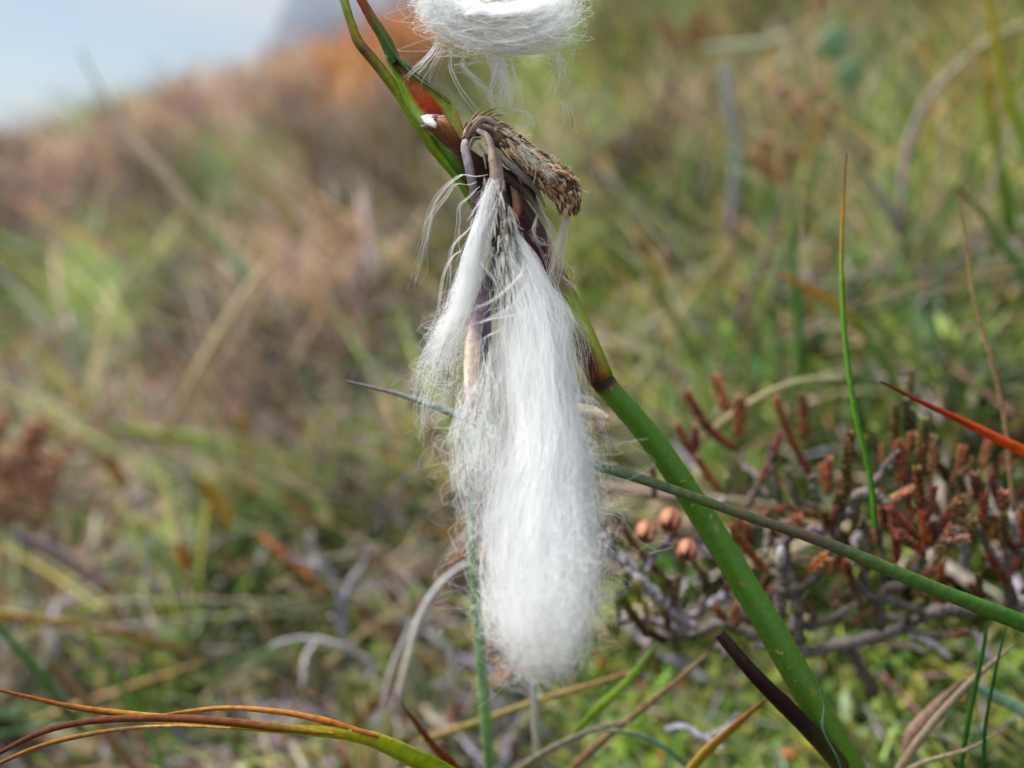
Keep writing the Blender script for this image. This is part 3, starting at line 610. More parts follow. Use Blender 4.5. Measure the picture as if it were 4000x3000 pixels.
def branch(parent, pts, d, wpx, cols=('5c524a', '7a706a', '665a58'), name='branch'):
    mb = MB(); ds = nz_(np.linspace(d[0], d[1], len(pts)))
    q = line([(*Z4(x, y), z) for (x, y), z in zip(pts, ds)])
    n = max(12, int(len(pts) * 9))
    q = resamp(q, n) + rng.normal(0, .00009, (n, 3))
    w_ = [px2m(v, np.mean(ds)) / 2 for v in wpx]
    tube(mb, q, w_, list(cols), 7, n, jit=.55)
    # leaf scars and knots
    for k in range(n // 2):
        p = q[int(rng.integers(n))]; rr_ = w_[0] * rng.uniform(.35, .65); off = rng.normal(0, 1, 3); off /= np.linalg.norm(off)
        ellip(mb, p + off * w_[0] * .75, np.array([[1, 0, .2], [0, 1, 0], [-.2, 0, 1]]) * rr_, [cols[0], cols[1]], 5, 4)
    return mb.build(name, M_wood, parent)
hs = empty('heather_bush', P(*Z4(1450, 1720), .158), 'heather bush with grey twigs and red-brown shoots crossed by the long sedge leaf', 'heather')
for pts, d, wd in (
    ([(330, 1420), (520, 1400), (700, 1345), (900, 1440), (1060, 1500), (1300, 1450), (1600, 1370), (1750, 1290), (2000, 1270), (2350, 1240)], (.15, .14), (40, 52, 50, 50, 46)),
    ([(1080, 1440), (1050, 1200), (1000, 1000), (1010, 870), (1000, 830)], (.142, .136), (44, 52, 44, 26)),
    ([(960, 1340), (975, 1180), (985, 1050), (960, 930)], (.136, .133), (46, 50, 50, 36)),
    ([(1050, 1180), (1150, 1100), (1240, 900), (1310, 740), (1410, 680), (1500, 560), (1560, 490)], (.14, .132), (44, 44, 42, 34, 22)),
    ([(1340, 820), (1360, 700), (1450, 690), (1510, 730)], (.133, .13), (54, 50, 40, 30)),
    ([(1480, 1380), (1500, 1180), (1600, 1150), (1680, 1060), (1700, 960)], (.14, .131), (40, 36, 34, 24)),
    ([(1100, 1380), (1300, 1290), (1400, 1200), (1350, 1130)], (.142, .137), (34, 32, 24)),
    ([(1240, 900), (1180, 760), (1130, 600)], (.14, .138), (34, 28, 20)),
    ([(1080, 1120), (900, 1080), (830, 1010)], (.14, .14), (34, 30, 22)),
    ([(800, 760), (840, 680), (860, 640)], (.15, .148), (28, 26, 20)),
    ([(980, 760), (950, 640), (930, 540), (920, 440)], (.15, .147), (30, 28, 24, 16)),
    ([(1160, 760), (1060, 720), (1010, 560)], (.15, .147), (30, 26, 18)),
    ([(770, 480), (800, 560), (860, 600), (900, 700)], (.158, .152), (24, 26, 26, 22)),
    ([(2130, 1260), (2120, 1100), (2050, 1000), (1980, 860)], (.138, .131), (34, 34, 30, 20)),
    ([(2180, 1260), (2130, 1100), (2110, 930)], (.138, .133), (30, 28, 20)),
    ([(1700, 1300), (1540, 1230), (1390, 1200), (1330, 1170)], (.14, .137), (36, 34, 28, 20)),
    ([(1600, 1370), (1720, 1400), (1820, 1410)], (.14, .137), (30, 24, 20)),
    ([(1800, 1290), (1900, 1275), (1980, 1300)], (.134, .134), (34, 46, 24)),
    ([(1400, 1060), (1420, 930), (1390, 830)], (.138, .134), (30, 28, 22)),
    ([(1470, 1300), (1400, 1100), (1350, 980)], (.14, .136), (28, 24, 20)),
    ([(1500, 1180), (1490, 950), (1460, 850)], (.14, .135), (28, 24, 20)),
    ([(1600, 640), (1690, 560), (1760, 540)], (.134, .131), (26, 24, 18)),
    ([(1450, 1700), (1380, 1560), (1300, 1450)], (.156, .144), (50, 46, 40))):
    branch(hs, pts, d, wd)
mb = MB(); x_, y_ = Z4(975, 1010); ellip(mb, P(x_, y_, nz_(.1325)), np.array([[0, 0, 1], [.4, 0, 0], [0, .3, 0]]) * px2m(52, .13), ['b4b0a8', 'c4c0bc', 'b0aca8'], 7, 6); mb.build('peeled_bark', M_dry, hs)
for base, tip, d0, d1, wd, (lo, hi), bd in (
    ((770, 480), (500, 170), .158, .155, 46, RB, .1), ((760, 400), (770, 200), .157, .156, 62, ('94603c', '84482c'), 0), ((730, 330), (640, 90), .162, .162, 60, ('b07048', 'b87850'), 0),
    ((620, 600), (450, 340), .152, .150, 36, RB, .05), ((545, 480), (540, 350), .151, .150, 42, PU, 0), ((690, 690), (550, 500), .15, .149, 40, OB, .05), ((700, 700), (700, 600), .148, .148, 40, GR, 0),
    ((1150, 630), (950, 200), .15, .148, 38, RB, .04), ((1095, 420), (1085, 190), .155, .154, 56, ('94583c', '6c4430'), 0), ((840, 680), (975, 380), .15, .148, 42, PU, -.04),
    ((1310, 740), (1330, 380), .131, .128, 52, ('5c4a24', '5c3c24'), .03), ((1210, 700), (1225, 510), .138, .137, 44, RB, 0), ((1190, 640), (1185, 540), .14, .14, 30, RB, 0),
    ((920, 1090), (720, 850), .134, .132, 42, ('a0522c', '94502c'), .04), ((1560, 560), (1555, 240), .134, .132, 44, OL, 0), ((1600, 640), (1570, 420), .133, .132, 46, RB, 0), ((1680, 540), (1700, 310), .132, .13, 52, ('8c5030', '5c6c34'), 0),
    ((1620, 310), (1640, 70), .137, .136, 40, ('5c7c3c', '6c4434'), 0), ((1650, 460), (1610, 210), .134, .132, 40, ('4c5c2c', '5c4c34'), .05), ((1740, 600), (1750, 400), .131, .13, 44, ('9c5c3c', '9c7c5c'), 0),
    ((1560, 640), (1640, 380), .133, .132, 38, OB, 0), ((1680, 400), (1640, 260), .133, .133, 46, ('44582c', '5c7040'), 0), ((1880, 620), (1900, 450), .136, .135, 44, RB, 0), ((1830, 660), (1940, 510), .136, .135, 42, OL, 0), ((1500, 600), (1490, 440), .142, .142, 26, OB, 0),
    ((1710, 880), (1670, 560), .13, .127, 48, ('94402c', '703c24'), .02), ((1700, 860), (1760, 650), .129, .127, 42, PU, 0), ((1780, 870), (1870, 730), .129, .127, 44, ('a03c34', '84403c'), 0),
    ((1700, 980), (1570, 900), .129, .127, 50, ('a04830', '7c4434'), 0), ((1690, 940), (1530, 760), .13, .129, 44, ('8c3c28', 'a04c40'), 0), ((1760, 950), (1930, 915), .128, .126, 46, ('6c4430', '8c6054'), .05),
    ((1790, 960), (1850, 850), .128, .127, 48, ('7c4c30', '9c5c54'), 0), ((1720, 960), (1700, 780), .129, .128, 46, ('b4502c', '94442c'), 0), ((1830, 960), (1760, 980), .128, .127, 44, OL, 0), ((1650, 900), (1620, 700), .13, .13, 36, OB, 0),
    ((1990, 720), (1960, 590), .131, .129, 60, ('8c4434', '6c4c3c'), 0), ((2000, 850), (2012, 690), .131, .129, 46, ('a04c3c', '94503c'), 0), ((2105, 800), (2110, 680), .13, .128, 52, ('8c4838', '9c5c58'), 0),
    ((2110, 960), (2110, 790), .13, .128, 44, OL, 0), ((2030, 920), (2070, 800), .131, .13, 42, ('9c6434', '8c6040'), 0), ((1930, 920), (1945, 820), .13, .129, 56, ('6c4428', '7c5c44'), 0), ((1900, 800), (1890, 700), .132, .131, 44, ('9c6c44', '8c5c40'), 0),
    ((2140, 1160), (2030, 1000), .134, .132, 46, ('94442c', '884038'), 0), ((2000, 1240), (1975, 1100), .131, .13, 34, OL, 0), ((2210, 940), (2215, 760), .131, .13, 44, RB, 0), ((2280, 900), (2260, 700), .131, .13, 44, RB, 0), ((2220, 1150), (2260, 980), .134, .132, 40, ('8c7430', '9c8434'), 0),
    ((1570, 1040), (1555, 880), .135, .133, 44, ('8c3c34', '9c443c'), 0), ((1360, 1200), (1305, 1030), .136, .134, 40, ('5c4020', '8c4428'), 0), ((1215, 880), (1195, 770), .136, .134, 52, ('7c4424', '5c5428'), 0), ((1240, 820), (1270, 680), .137, .135, 44, ('5c5c2c', '6c5034'), 0), ((1230, 900), (1250, 760), .136, .135, 36, PU, 0),
    ((1510, 730), (1670, 655), .130, .129, 44, ('ac7c5c', 'b8644c'), 0), ((1130, 1080), (1210, 1010), .132, .13, 60, ('b06434', 'b4703c'), 0), ((1810, 1410), (1920, 1395), .137, .136, 40, ('8c5c40', '84503c'), 0),
    ((1350, 1200), (1400, 1240), .137, .136, 36, OL, 0), ((1560, 960), (1540, 760), .137, .137, 36, RB, 0), ((1450, 940), (1470, 760), .139, .139, 34, OB, 0), ((1340, 1000), (1290, 880), .14, .139, 34, OL, 0),
    ((860, 1130), (900, 960), .145, .144, 34, GR, 0), ((1020, 860), (960, 760), .15, .149, 34, RB, 0), ((1420, 560), (1400, 400), .15, .15, 34, GR, 0), ((2000, 560), (2040, 400), .15, .15, 40, RB, 0), ((1780, 1130), (1800, 1040), .136, .135, 40, RB, 0)):
    shoot(hs, base, tip, d0, d1, wd, lo, hi, bd)

for k in range(62):                                              # the inner tangle of the bush
    bx_, by_ = rng.uniform(640, 2300), rng.uniform(560, 1420)
    if by_ < 620 + 500 * max(0, (1400 - bx_) / 800): by_ += 380
    an = rng.normal(-math.pi / 2, .55); l_ = rng.uniform(90, 230); dd_ = rng.uniform(.138, .156)
    shoot(hs, (bx_, by_), (bx_ + l_ * math.cos(an), by_ + l_ * math.sin(an)), dd_, dd_ - .002, rng.uniform(30, 44), *[RB, OL, ('6c3428', '7c3c30'), PU, ('5c3020', '6c4430'), GR][int(rng.integers(6))], rng.normal(0, .06))
for k in range(34):
    bx_, by_ = rng.uniform(600, 2250), rng.uniform(800, 1480); an = rng.uniform(0, 6.28); l_ = rng.uniform(80, 240); dd_ = rng.uniform(.138, .156)
    branch(hs, [(bx_, by_), (bx_ + l_ * .5 * math.cos(an) + rng.normal(0, 20), by_ + l_ * .5 * math.sin(an) + rng.normal(0, 20)), (bx_ + l_ * math.cos(an), by_ + l_ * math.sin(an))], (dd_, dd_ - .003), (30, 26, 18), [('5c524a', '7a706a', '665a58'), ('4c3c34', '5c4a42', '54423c'), ('7c7478', '98909a', '847c84')][k % 3])
hb = empty('flowering_heather', P(*Z4(250, 1620), .158), 'dried heather sprig carrying three orange-pink bells, just right of the cotton tuft', 'heather')
for pts, d, wd, cols in (
    ([(250, 1620), (330, 1440), (430, 1330), (420, 1220), (400, 1120)], (.158, .138), (44, 40, 32, 24), ('6c5c54', '7c6c6c')),
    ([(60, 900), (130, 1000), (200, 1060), (330, 1200), (420, 1290), (540, 1370)], (.14, .144), (34, 44, 46, 46, 40), ('8c8494', 'a49cac', '8c848c')),
    ([(150, 840), (230, 940), (310, 1040), (400, 1130)], (.136, .137), (16, 22, 26, 24), ('5c3c2c', '6c3c34')),
    ([(150, 1180), (220, 1300), (300, 1390), (380, 1430)], (.136, .14), (24, 40, 40, 30), ('5c6024', '4c3c20', '3c2c20')),
    ([(130, 1340), (250, 1320), (380, 1350), (520, 1400)], (.145, .148), (34, 36, 36, 36), ('847878', '948890')),
    ([(300, 1080), (330, 1000), (420, 910), (440, 890)], (.135, .134), (22, 20, 16), ('8c8490', '6c4c6c')),
    ([(560, 1290), (600, 1180), (560, 1080), (520, 1010)], (.144, .138), (30, 26, 18), ('7c6c6c', '6c5450')),
    ([(340, 1200), (260, 1120), (190, 1080)], (.138, .138), (26, 26, 20), ('9c949c', 'a8a0a8'))):
    branch(hb, pts, d, wd, cols)
for base, tip, d0, d1, wd, (lo, hi), bd in (
    ((335, 720), (325, 560), .142, .141, 30, ('5c2c34', '6c3840'), 0), ((200, 1180), (180, 1080), .137, .136, 36, GR, 0), ((260, 1250), (240, 1130), .138, .137, 36, ('8c8430', '9c8c3c'), 0), ((390, 1220), (370, 1080), .136, .135, 36, ('5c5a28', '7c6c34'), 0),
    ((430, 1240), (460, 1110), .137, .136, 34, ('7c5434', '8c6c44'), 0), ((480, 1280), (520, 1150), .139, .138, 36, GR, 0), ((590, 1200), (600, 1080), .14, .139, 34, OL, 0), ((700, 1340), (640, 1260), .139, .138, 42, ('94603c', '9c5434'), 0), ((720, 1340), (760, 1250), .139, .138, 40, ('a8704c', '8c5434'), 0),
    ((300, 1330), (280, 1230), .139, .139, 34, ('948c3c', 'a49c4c'), 0), ((150, 1330), (150, 1210), .142, .141, 38, GR, 0), ((410, 1380), (380, 1270), .142, .141, 34, OL, 0)):
    shoot(hb, base, tip, d0, d1, wd, lo, hi, bd)
def bell(cx, cy, d, rpx, stem):
    d = nz_(d); x, y = Z4(cx, cy); c = P(x, y, d); r_ = px2m(rpx, d)
    mb = MB(); fw = np.array([-.25, -.82, -.52]); fw /= np.linalg.norm(fw)       # the mouth looks towards the lens and down
    sd_ = np.cross(fw, [0, 0, 1]); sd_ /= np.linalg.norm(sd_); up = np.cross(sd_, fw)
    for k in range(5):                                              # five overlapping sepals closing to a star
        a0 = k * 2 * math.pi / 5
        g = []; gc = []
        for i_ in range(8):
            t = i_ / 7; th = .1 + t * 2.55; rad = r_ * math.sin(th) ** .85 * (1 + .1 * (k % 2)); ax = -math.cos(th) * r_ * 1.2
            half = (.85 if t < .75 else .85 * (1 - (t - .75) / .25 * .9)) * (math.pi / 5) * 1.3
            for j_ in range(5):
                a = a0 + (j_ - 2) / 2 * half; lift = 1.0 + .05 * (1 - abs(j_ - 2) / 2)
                g.append(c + fw * ax + (sd_ * math.cos(a) + up * math.sin(a)) * rad * lift)
                b0, b1_ = np.array(col('8c4c3c')), np.array(col('d49878')); gc.append(b0 + (b1_ - b0) * min(1, t * 1.3) * (1 - .25 * abs(j_ - 2) / 2))
        i = np.arange(7)[:, None] * 5; j = np.arange(4)[None]
        mb.add(g, np.stack([i + j, i + j + 1, i + 6 + j, i + 5 + j], -1).reshape(-1, 4), gc)
    fl = mb.build('flower', M_petal, hb, solid=.00008)
    m2 = MB(); tube(m2, line([(*Z4(*stem), d + .002), (x + (Z4(*stem)[0] - x) * .6, y + (Z4(*stem)[1] - y) * .6, d + .002), tuple([x, y, d + .0015])]), [px2m(6, d), px2m(7, d), px2m(12, d)], ['5c3440', '6c3c54', '7c4464'], 6, 8)
    o = m2.build('flower_stalk', M_wood, fl, origin=None); 
bell(290, 885, .134, 39, (350, 740)); bell(412, 822, .135, 42, (345, 720)); bell(500, 975, .132, 37, (430, 900))

# lichen-grey twigs, left of the tuft
def twigs(lab, brs, d, cat='dead twig', cols=('8c8890', 'a8a4b0', '9c989c')):
    e = empty('dead_heather_twig', P(brs[0][0][0], brs[0][0][1], d), lab, cat, 'dead grey twigs in the left turf')
    for pts in brs:
        mb = MB(); q = resamp(line([(x, y, d * (1 - .012 * i)) for i, (x, y) in enumerate(pts)]), 18) + rng.normal(0, .00012, (18, 3))
        k = px2m(30, d) / 2; tube(mb, q, [k, k * .8, k * .45], list(cols), 6, 18, jit=.5); mb.build('branch', M_wood, e)
twigs('forked grey dead twig rising left of the cotton tuft', [[(1350, 2480), (1330, 2350), (1290, 2230), (1180, 2090)], [(1345, 2400), (1370, 2280), (1420, 2210), (1440, 2130)], [(1330, 2330), (1400, 2290), (1480, 2300)], [(1290, 2230), (1230, 2210), (1130, 2180)]], .215)
twigs('arched pale grey dead twig lying below the forked one', [[(1460, 2600), (1380, 2545), (1250, 2500), (1130, 2500), (1050, 2530)], [(1250, 2500), (1200, 2560), (1180, 2680)], [(1380, 2545), (1330, 2460), (1290, 2400)]], .2, cols=('a49c9c', 'b4acac', 'a8a0a4'))
twigs('short curled grey twig in the darker turf at left', [[(700, 2330), (640, 2310), (590, 2270), (570, 2210)], [(640, 2310), (660, 2240)]], .25)
twigs('small lilac-grey twig on the moss at the bottom centre-right', [[(2600, 2850), (2680, 2840), (2760, 2890), (2830, 2930)], [(2750, 2880), (2830, 2850), (2880, 2790)]], .14)

# ------------------------------------------------------------------ the cotton grass
root = P(3640, 3560, .135)
cg = empty('cotton_grass', root, 'drooping cotton grass with white silky tufts and brown seed head on a leaning green stem', 'cotton grass')
def px(pts): return [(x, y, d) for x, y, d in pts]
def wtube(name, m, pts, wid, cols, parent, flat=1., fold=0., seg=40, n=14, label=None, twist=0., solid=0, **kw):
    q = line(pts); ds = [p[2] for p in pts]
    wm = [px2m(w_, d_) / 2 for w_, d_ in zip(np.interp(np.linspace(0, 1, len(pts)), np.linspace(0, 1, len(wid)), wid), ds)]
    mb = MB(); tube(mb, q, wm, cols, n, seg, flat=flat, fold=fold, twist=twist, **kw); o = mb.build(name, m, parent)
    if label: o['label'] = label
    return o
D = .1005
wtube('stem', M_stem, [(3640, 3560, .135), (3480, 3280, .121), (3330, 3020, .1135), (3150, 2700, .1105), (2990, 2420, .1095), (2760, 2040, .1085), (2560, 1735, .1065), (2350, 1487, .104)],
      [124, 124, 122, 118, 112, 104, 96, 84], ['466c1c', '5a7f22', '628626', '5f8428', '557d28', '507d24', '558322', '5c8a24'], cg, seg=260, n=36, streak=.16, jit=.02, scars=[(P(3068, 2500, .1075), .0022, .0004, '8c3c1c'), (P(3040, 2440, .1075), .001, .0003, '8a6c24'), (P(3270, 2900, .111), .0012, .0004, '7c5424'), (P(2800, 2060, .107), .0006, .0003, '9a9434'), (P(2640, 1830, .105), .0005, .0003, '98922f'), (P(3180, 2700, .1085), .0008, .0003, '9c8830'), (P(2900, 2280, .1075), .0005, .00025, '8c8428')])
wtube('stem_joint', M_stem, [(2380, 1522, .1041), (2362, 1500, .1040), (2348, 1482, .1039), (2330, 1462, .1038)], [86, 92, 90, 82], ['6c7c24', '3c2010', '30160c', '8a5a1c'], cg, seg=10)
# sheath above the joint: yellow-green with a brown wedge, maroon higher up
mb = MB()
patch(mb, [[(2312, 1510, .1035, '34180c'), (2230, 1360, .103, '8a8a24'), (2165, 1200, .1025, '88922c'), (2120, 1080, .1025, '5c2c2c'), (2040, 930, .102, '4c2430'), (1960, 800, .102, '50283a')],
           [(2318, 1500, .1025, '40200e'), (2260, 1370, .102, '7c5a1c'), (2190, 1200, .1015, '8c962c'), (2140, 1060, .1015, '5a2434'), (2060, 910, .1015, '482032'), (1980, 780, .1015, '48243a')],
           [(2345, 1492, .1018, '6c3412'), (2300, 1370, .1012, '5c2812'), (2225, 1220, .1012, '98a02c'), (2165, 1060, .1012, '602838'), (2090, 905, .1012, '4c2034'), (2005, 775, .1012, '4c2836')],
           [(2375, 1475, .1022, '9c6a1c'), (2330, 1360, .1018, 'b0a42c'), (2262, 1210, .1018, 'a4b438'), (2185, 1060, .1018, '7c3c3c'), (2110, 895, .1018, '5c2c34'), (2025, 765, .1018, '5c3440')],
           [(2392, 1462, .1036, '707a20'), (2345, 1350, .103, '8aa028'), (2282, 1210, .103, '90aa34'), (2205, 1060, .1025, '6c4034'), (2125, 890, .1022, '5a3034'), (2040, 760, .102, '583038')]], 30)
mb.build('leaf_sheath', M_stem, cg, solid=.0001)
wtube('inner_stem', M_stem, [(2350, 1487, .1045), (2250, 1290, .104), (2130, 1020, .1035), (1990, 780, .1035), (1880, 620, .103)], [60, 56, 46, 50, 70], ['6a7a20', '6c7c24', '4c2830', '482430', '3c2018'], cg, seg=30)
# dark lower sheath under the seed heads
mb = MB()
patch(mb, [[(1670, 505, .1022, '5c7a20'), (1730, 620, .1024, '54741f'), (1800, 720, .1027, '6c4424'), (1880, 860, .103, '5c4424'), (1950, 950, .103, '54302a')],
           [(1722, 535, .1008, '6c9424'), (1790, 655, .101, '4c7020'), (1860, 740, .102, '3c2418'), (1930, 850, .1025, '38201c'), (1985, 920, .1025, '44282a')],
           [(1760, 560, .1005, '5c3428'), (1815, 640, .1005, '4c281c'), (1880, 720, .101, '341c14'), (1950, 820, .102, '38201c'), (2005, 900, .102, '482a30')],
           [(1820, 570, .1005, '8c5c54'), (1890, 620, .1005, '4a2c20'), (1980, 680, .1005, '2c1a14'), (2020, 780, .101, '301c18'), (2060, 880, .102, '4c2c34')]], 22)
mb.build('dark_sheath', M_scale, cg, solid=.00012)
mb = MB()   # pink-brown inner bract hanging right of the main head
patch(mb, [[(1985, 700, .1008, 'a08478'), (2000, 760, .1006, 'a07868'), (2005, 830, .1006, 'a06c64'), (2000, 880, .1006, 'a4503c')],
           [(2015, 705, .1, 'b09868'), (2025, 770, .0998, 'b08868'), (2030, 830, .0998, 'a86860'), (2008, 885, .1, 'b0502c')],
           [(2035, 715, .1008, '7c5444'), (2045, 780, .1006, '7c4440'), (2038, 840, .1006, '884844'), (2012, 888, .1006, 'a4442c')]], 12)
mb.build('inner_bract', M_dry, cg, solid=.0001)
# two leafy bracts going up out of the picture
wtube('bract', M_leaf, [(1900, 905, .1028), (1800, 715, .1022), (1700, 590, .1018), (1640, 500, .1015), (1560, 370, .1013), (1470, 250, .101), (1400, 165, .101), (1372, 95, .101), (1340, -10, .101), (1300, -180, .102)],
      [8, 28, 36, 40, 42, 42, 40, 34, 34, 22], ['6c8420', '6f9420', '7c9c20', '849e20', '869e20', '8a9820', '70402a', '969c28', '869624', '7c8c24'], cg, flat=.35, fold=.4, seg=60, streak=.4, jit=.06)
mb = MB()   # the boat-shaped base of the second bract: green flanks round an orange-red hollow
patch(mb, [[(1505, 215, .1006, '4a7424'), (1555, 330, .1003, '84ac30'), (1598, 430, .1003, '84a83c'), (1650, 500, .1006, '9aa854')],
           [(1520, 225, .1012, '3c7a24'), (1575, 335, .1008, '9cc040'), (1620, 420, .1008, 'a8c860'), (1672, 480, .1008, 'b8c080')],
           [(1530, 232, .1018, '468a28'), (1600, 335, .1016, 'e88448'), (1650, 415, .1018, 'd84c24'), (1700, 465, .1016, 'a83010')],
           [(1536, 228, .1016, '2c5a24'), (1650, 350, .1016, 'ea8a50'), (1705, 410, .1016, 'd8542a'), (1735, 470, .1014, 'b03818')],
           [(1542, 222, .1008, '2c5c30'), (1680, 350, .1008, '9cac50'), (1745, 430, .1006, 'b0c458'), (1785, 560, .1006, 'b4b468')],
           [(1548, 218, .1002, '4c5c34'), (1698, 345, .1, '6c7444'), (1772, 405, .0998, '98ac44'), (1828, 560, .1, 'a0503c')]], 20, 26)
mb.build('bract_base', M_leaf, cg, solid=.00012)
wtube('bract', M_leaf, [(1540, 245, .1009), (1500, 150, .1008), (1450, 70, .1007), (1400, -20, .1006), (1330, -160, .101)], [52, 46, 38, 34, 20], ['3f7428', '5c6c28', 'a84c2c', 'c05c2c', 'a8542c'], cg, flat=.3, fold=.6, seg=36, streak=.5, jit=.06)
wtube('bract_margin', M_leaf, [(1760, 405, .0999), (1690, 348, .0999), (1610, 290, .1), (1530, 195, .1001), (1470, 90, .1002), (1410, -30, .1003)], [6, 12, 14, 14, 12, 8], ['8c7454', '6c7450', '4c6c44', '446834', '4c6c30', '7c4430'], cg, flat=.8)
mb = MB()   # brown folded scale with a torn papery white lip
patch(mb, [[(1652, 500, .1, 'a87c68'), (1690, 520, .1, '704434'), (1740, 570, .1, '704c40'), (1795, 600, .1002, '84706c')],
           [(1670, 470, .0995, 'b89484'), (1715, 500, .0992, '8a5432'), (1760, 550, .0992, '6a3c20'), (1800, 590, .0996, '5c382a')],
           [(1700, 455, .0993, 'c09880'), (1740, 480, .0988, '9a6434'), (1780, 540, .099, '74441f'), (1808, 580, .0996, '5c3424')],
           [(1735, 450, .0997, '9c7060'), (1765, 490, .0995, '7c4c2c'), (1795, 540, .0996, '5c3424'), (1812, 572, .1, '6c4838')]], 14)
mb.build('brown_scale', M_scale, cg, solid=.00012)
mb = MB()
patch(mb, [[(1645, 455, .0986, 'd8d0d8'), (1660, 482, .0982, 'e8e0e4'), (1702, 503, .0982, 'f0dccc')],
           [(1668, 448, .0988, 'dcd4dc'), (1692, 468, .0984, 'f0e8e8'), (1708, 486, .0982, 'f4e4d8')],
           [(1722, 448, .0992, 'c0a8a8'), (1690, 462, .0992, 'd8ccd0'), (1700, 478, .0988, 'd8c8c0')]], 8)
patch(mb, [[(1642, 492, .0988, 'ccc8cc'), (1664, 488, .0986, 'b8b0b0'), (1690, 500, .0988, '8c7468')], [(1646, 500, .0990, '94746c'), (1668, 502, .0990, '8c6c60'), (1694, 510, .0990, '6c4838')]], 8)
mb.build('papery_lip', M_petal, cg, solid=.00008)

# ---- seed heads: overlapping dry scales
def scales(name, parent, cl, rad, n, lpx, wpx, pal, outw=.25, m=M_scale, front=None, core='3c2c24'):
    """cl = rows (x,y,d), rad = px radii; scales lie along the axis pointing to its end"""
    mb = MB(); q = resamp(np.hstack([line(cl), np.array([p[2] for p in cl])[:, None]]), 40); dd = q[:, 3]; q = q[:, :3]
    rr = np.interp(np.linspace(0, 1, 40), np.linspace(0, 1, len(rad)), rad) * dd / F
    tube(mb, q, rr * .82, [core, core], 12, 40, jit=.15)
    T = np.gradient(q, axis=0); T /= np.linalg.norm(T, axis=1)[:, None]
    for k in range(n):
        t = rng.uniform(-.02, .97); i = int(np.clip(t * 39, 0, 39)); p = q[i]; Tv = T[i]
        a_ = np.cross(Tv, [0, 1, 0]); a_ /= np.linalg.norm(a_); b_ = np.cross(a_, Tv)   # b_ towards the lens or away
        an = rng.uniform(0, 2 * math.pi); o_ = a_ * math.cos(an) + b_ * math.sin(an)
        if front is not None and not front(p, o_): continue
        L = px2m(rng.uniform(.5, 1.3) * lpx, dd[i]); W = px2m(rng.uniform(.5, 1.25) * wpx, dd[i]) / 2
        di = Tv + o_ * rng.uniform(-.1, outw) + rng.normal(0, .13, 3); di /= np.linalg.norm(di)
        b0 = p + o_ * rr[i] * rng.uniform(.72, .92); pts = [b0, b0 + di * L * .4 + o_ * L * .04, b0 + di * L * .75 + o_ * L * .05, b0 + di * L]
        c = col(pal[int(rng.integers(len(pal)))]); c = np.array(c) * np.array((1.12, .98, .84) if core != '84765c' else (1, 1, 1)) * rng.uniform(.8, 1.15)
        tube(mb, pts, [W * .6, W, W * .7, W * .08], [c * .8, c, np.minimum(c * 1.12, .9)], 6, 6, flat=.35, fold=.2, view=tuple(o_), cap=False)
    o = mb.build(name, m, parent); return o
brown = ['6c5444', '8c7460', '5a4234', 'a48c78', '7c6454', 'b49c84', '4c382c', '94785c', 'a0968c', 'c4ac94']
sp = scales('seed_head', cg, [(1800, 585, .1003), (1840, 520, .1), (1890, 490, .0998), (1950, 530, .0995), (2020, 590, .099), (2090, 640, .0988)], [16, 34, 44, 62, 60, 52], 340, 80, 15, ['8c7460', '9c846c', '5a4434', 'b09880', '8c7860', 'c8b49c', '4c3828', 'b49c84', 'dcd0c0', 'c8b49c'], .06, core='5c4a3c')
sp2 = scales('seed_head', cg, [(2010, 580, .0992), (2080, 640, .0990), (2145, 685, .0988), (2192, 725, .0987), (2218, 775, .0988), (2222, 830, .099)], [46, 54, 64, 70, 62, 30], 900, 36, 17, ['8c6c50', 'a8886c', '6a4c34', 'c0a488', '94745c', 'd0b498', '5c4030', 'b08c6c', 'c8b4a0', 'dcc4ac'], .04, core='5c4432')
# the long grey-brown glumes and stalks over and under it
for pts, wid, cols in (
    ([(1822, 545, .0985), (1850, 500, .0982), (1890, 462, .0980), (1950, 490, .0978), (2010, 530, .0977), (2060, 570, .0978)], [16, 26, 24, 20, 16, 6], ['745c4c', '9c8474', 'b0a094', '947c6c', 'a88c74', 'a88c7c']),
    ([(1815, 560, .0986), (1850, 512, .0984), (1900, 505, .0982), (1960, 545, .0982), (2000, 590, .0982)], [14, 20, 22, 18, 6], ['6c5040', '84644c', '6c5444', '8c7060', '947864']),
    ([(1930, 590, .0984), (1990, 640, .0980), (2050, 700, .0980), (2090, 740, .0982), (2130, 810, .0984)], [26, 44, 40, 30, 8], ['94867c', '8a8480', '80766c', '6c5a4c', '847060']),
    ([(1900, 560, .0986), (1960, 600, .0983), (2010, 660, .0982), (2040, 720, .0983)], [14, 20, 18, 6], ['6c5444', '847464', '74665c', '5c4c40']),
    ([(1930, 650, .099), (2000, 700, .0988), (2060, 745, .0988), (2110, 830, .0989), (2140, 900, .099)], [40, 60, 54, 24, 8], ['443428', '4c3c2c', '54443a', '74685c', 'a09888']),
    ([(1870, 560, .0986), (1890, 600, .0984), (1900, 660, .0984)], [12, 16, 6], ['a8a094', '8c8478', '74665c']),
    ([(1835, 580, .0985), (1850, 545, .0983), (1880, 540, .0982)], [10, 22, 8], ['b0aca0', 'a09888', '847464'])):
    wtube('glume', M_scale, pts, [k * .85 for k in wid], cols, cg, flat=.16, fold=.45, seg=30, n=14, streak=1.0, jit=.25, twist=rng.uniform(-.6, .6))
wtube('flower_stalk', M_dry, [(1822, 545, .0982), (1816, 575, .0978), (1830, 640, .0977), (1842, 700, .0979), (1855, 790, .0985), (1862, 850, .099)], [26, 36, 34, 32, 30, 14], ['a89c98', 'a89ca0', '988c94', '8c7c84', '745c5c', '5c4040'], cg, flat=.3, fold=.3, seg=34, streak=.8, jit=.2)
